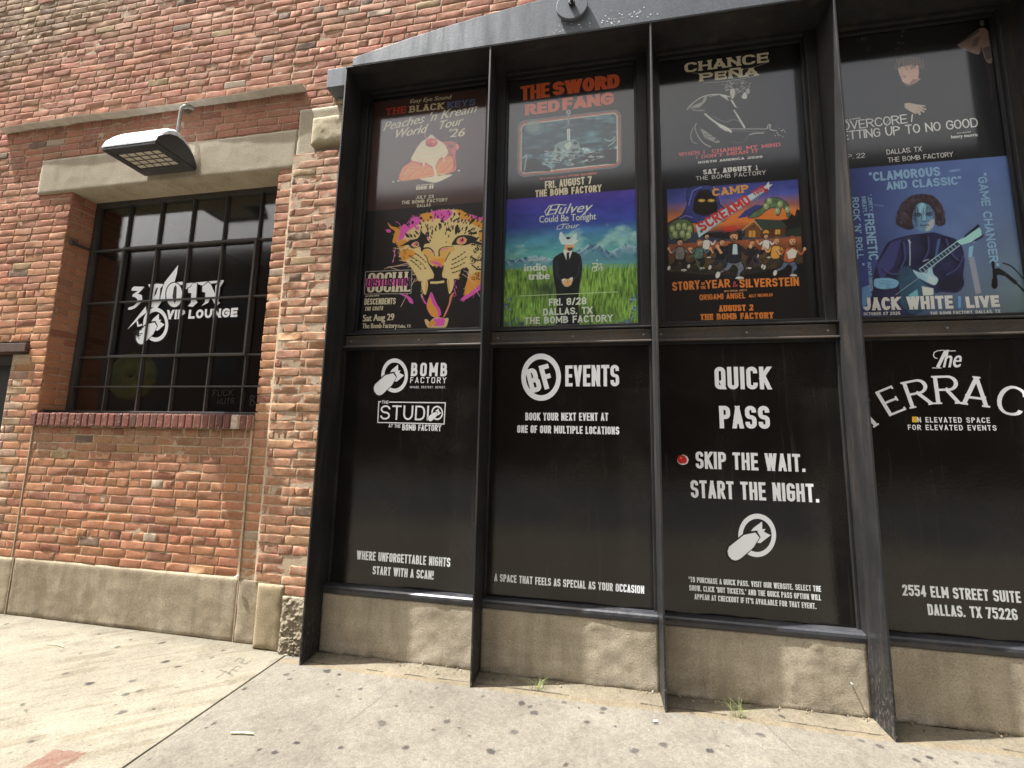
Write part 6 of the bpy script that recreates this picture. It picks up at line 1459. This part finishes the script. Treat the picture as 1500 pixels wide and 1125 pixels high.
a, b = gp(67, 946), gp(93, 950)
mb = MB(); mb.tube([(a[0], a[1], .013), ((a[0]+b[0])/2, (a[1]+b[1])/2+.012, .014), (b[0], b[1], .012)], .003, 6); tag(mb.obj('twig', M['straw']), 'thin dry twig lying on the pale slab near the plinth', 'twig')
mb = MB(); c0 = at(347, 846, BW-.03); mb.tube([(c0[0]-.016, BW-.03, c0[1]-.008+.01), (c0[0]+.018, BW-.035, c0[1]+.018)], .006, 8); tag(mb.obj('cigarette_end', M['white']), 'white cigarette end resting on top of the concrete plinth', 'litter')
a = gp(960, 1058); mb = MB(); mb.tube([(a[0]-.008, a[1], .006), (a[0]+.012, a[1]+.004, .006)], .005, 8); tag(mb.obj('paper_scrap', M['white']), 'white paper scrap on the pavement below the QUICK PASS sign', 'litter')
mb = MB(); rd = random.Random(4)
for k in range(420):
    if rd.random() < .75: x, y = rd.uniform(-1.9, 3.6), .195-abs(rd.gauss(0, .035))
    else: x, y = rd.uniform(-5.0, 3.0), rd.uniform(-1.0, .17)
    if x < -1.9: y = min(y, .165)
    r = rd.choice([.0015, .002, .003, .004, .006]) if y > .08 else rd.choice([.0012, .002, .003]); c = rd.choice([(.28, .23, .16), (.20, .16, .11), (.36, .32, .26), (.10, .085, .07), (.25, .20, .10)]); n0 = len(mb.v); h_ = r*rd.uniform(.5, 1)
    z0 = .011 if x > -2.09 and y > .06 else (.009 if x < -2.09 else .003)
    ring_ = [(x+r*rd.uniform(.6, 1.3)*math.cos(q), y+r*rd.uniform(.5, 1.1)*math.sin(q)) for q in np.linspace(0, 6.283, 6, endpoint=False)]
    mb.v += [(p[0], p[1], z0-.003) for p in ring_]+[(x+(p[0]-x)*.6, y+(p[1]-y)*.6, z0+h_) for p in ring_]; mb.c += [c+(1,)]*12
    for q in range(6): mb.f.append((n0+q, n0+(q+1) % 6, n0+6+(q+1) % 6, n0+6+q))
    mb.f.append(tuple(n0+6+q for q in range(6)))
t = NT('grit'); a_ = attr(t); t.base(a_.outputs['Color']); t.rough(.9)
tag(mb.obj('grit', t.m, fix=False), 'loose grit and crumbs gathered along the foot of the storefront and plinth', 'grit', kind='stuff')
def nail(px, py):
    x, z = at(px, py, .195); mb = MB(); mb.tube([(x, .205, z), (x, .172, z)], .0035, 8); mb.tube([(x, .172, z), (x, .169, z)], .007, 8)
    tag(mb.obj('nail', M['zinc']), 'short nail sticking out of the concrete below the QUICK PASS sign', 'nail')
nail(1246, 1000)

# ------------------------------------------------------------------ across the street, seen only in the glass
opp = empty('facing_building', (0, -19, 0)); tag(opp, 'taller dark brick building across the street seen in the window reflections', 'building')
mb = MB(); mb.box(-17, 34, -27, -18, 0, 14.6); ow = keep(mb.obj('wall', mat_plain('dark_facing_brick', (.085, .055, .042), .9, .3, .25, 3), None), opp)
mb = MB(); mb.box(-17.2, 34.3, -27, -17.7, 14.6, 15.0); keep(mb.obj('cornice', mat_plain('dark_cornice', (.09, .08, .07), .8), None), opp)
dp_ = mat_plain('dark_panes', (.02, .022, .025), .2)
for i in range(12):
    for j in range(3):
        x, z = -15+i*4.05, 1.2+j*3.7; fw = MB(); fw.box(x, x+1.9, -18.02, -17.96, z, z+2.4); keep(fw.obj('window', dp_, None), opp)
op2 = empty('facing_building', (-30, -19, 0)); tag(op2, 'lower dark building next to the taller one across the street', 'building')
mb = MB(); mb.box(-46, -17.3, -26, -18.2, 0, 12.4); keep(mb.obj('wall', bpy.data.materials['dark_facing_brick'], None), op2)
mb = MB(); mb.box(-46.2, -17.3, -26, -17.95, 12.4, 12.8); keep(mb.obj('cornice', bpy.data.materials['dark_cornice'], None), op2)
for i in range(6):
    for j in range(3):
        x, z = -44+i*4.3, 1.0+j*3.6; fw = MB(); fw.box(x, x+2.2, -18.22, -18.16, z, z+2.2); keep(fw.obj('window', dp_, None), op2)
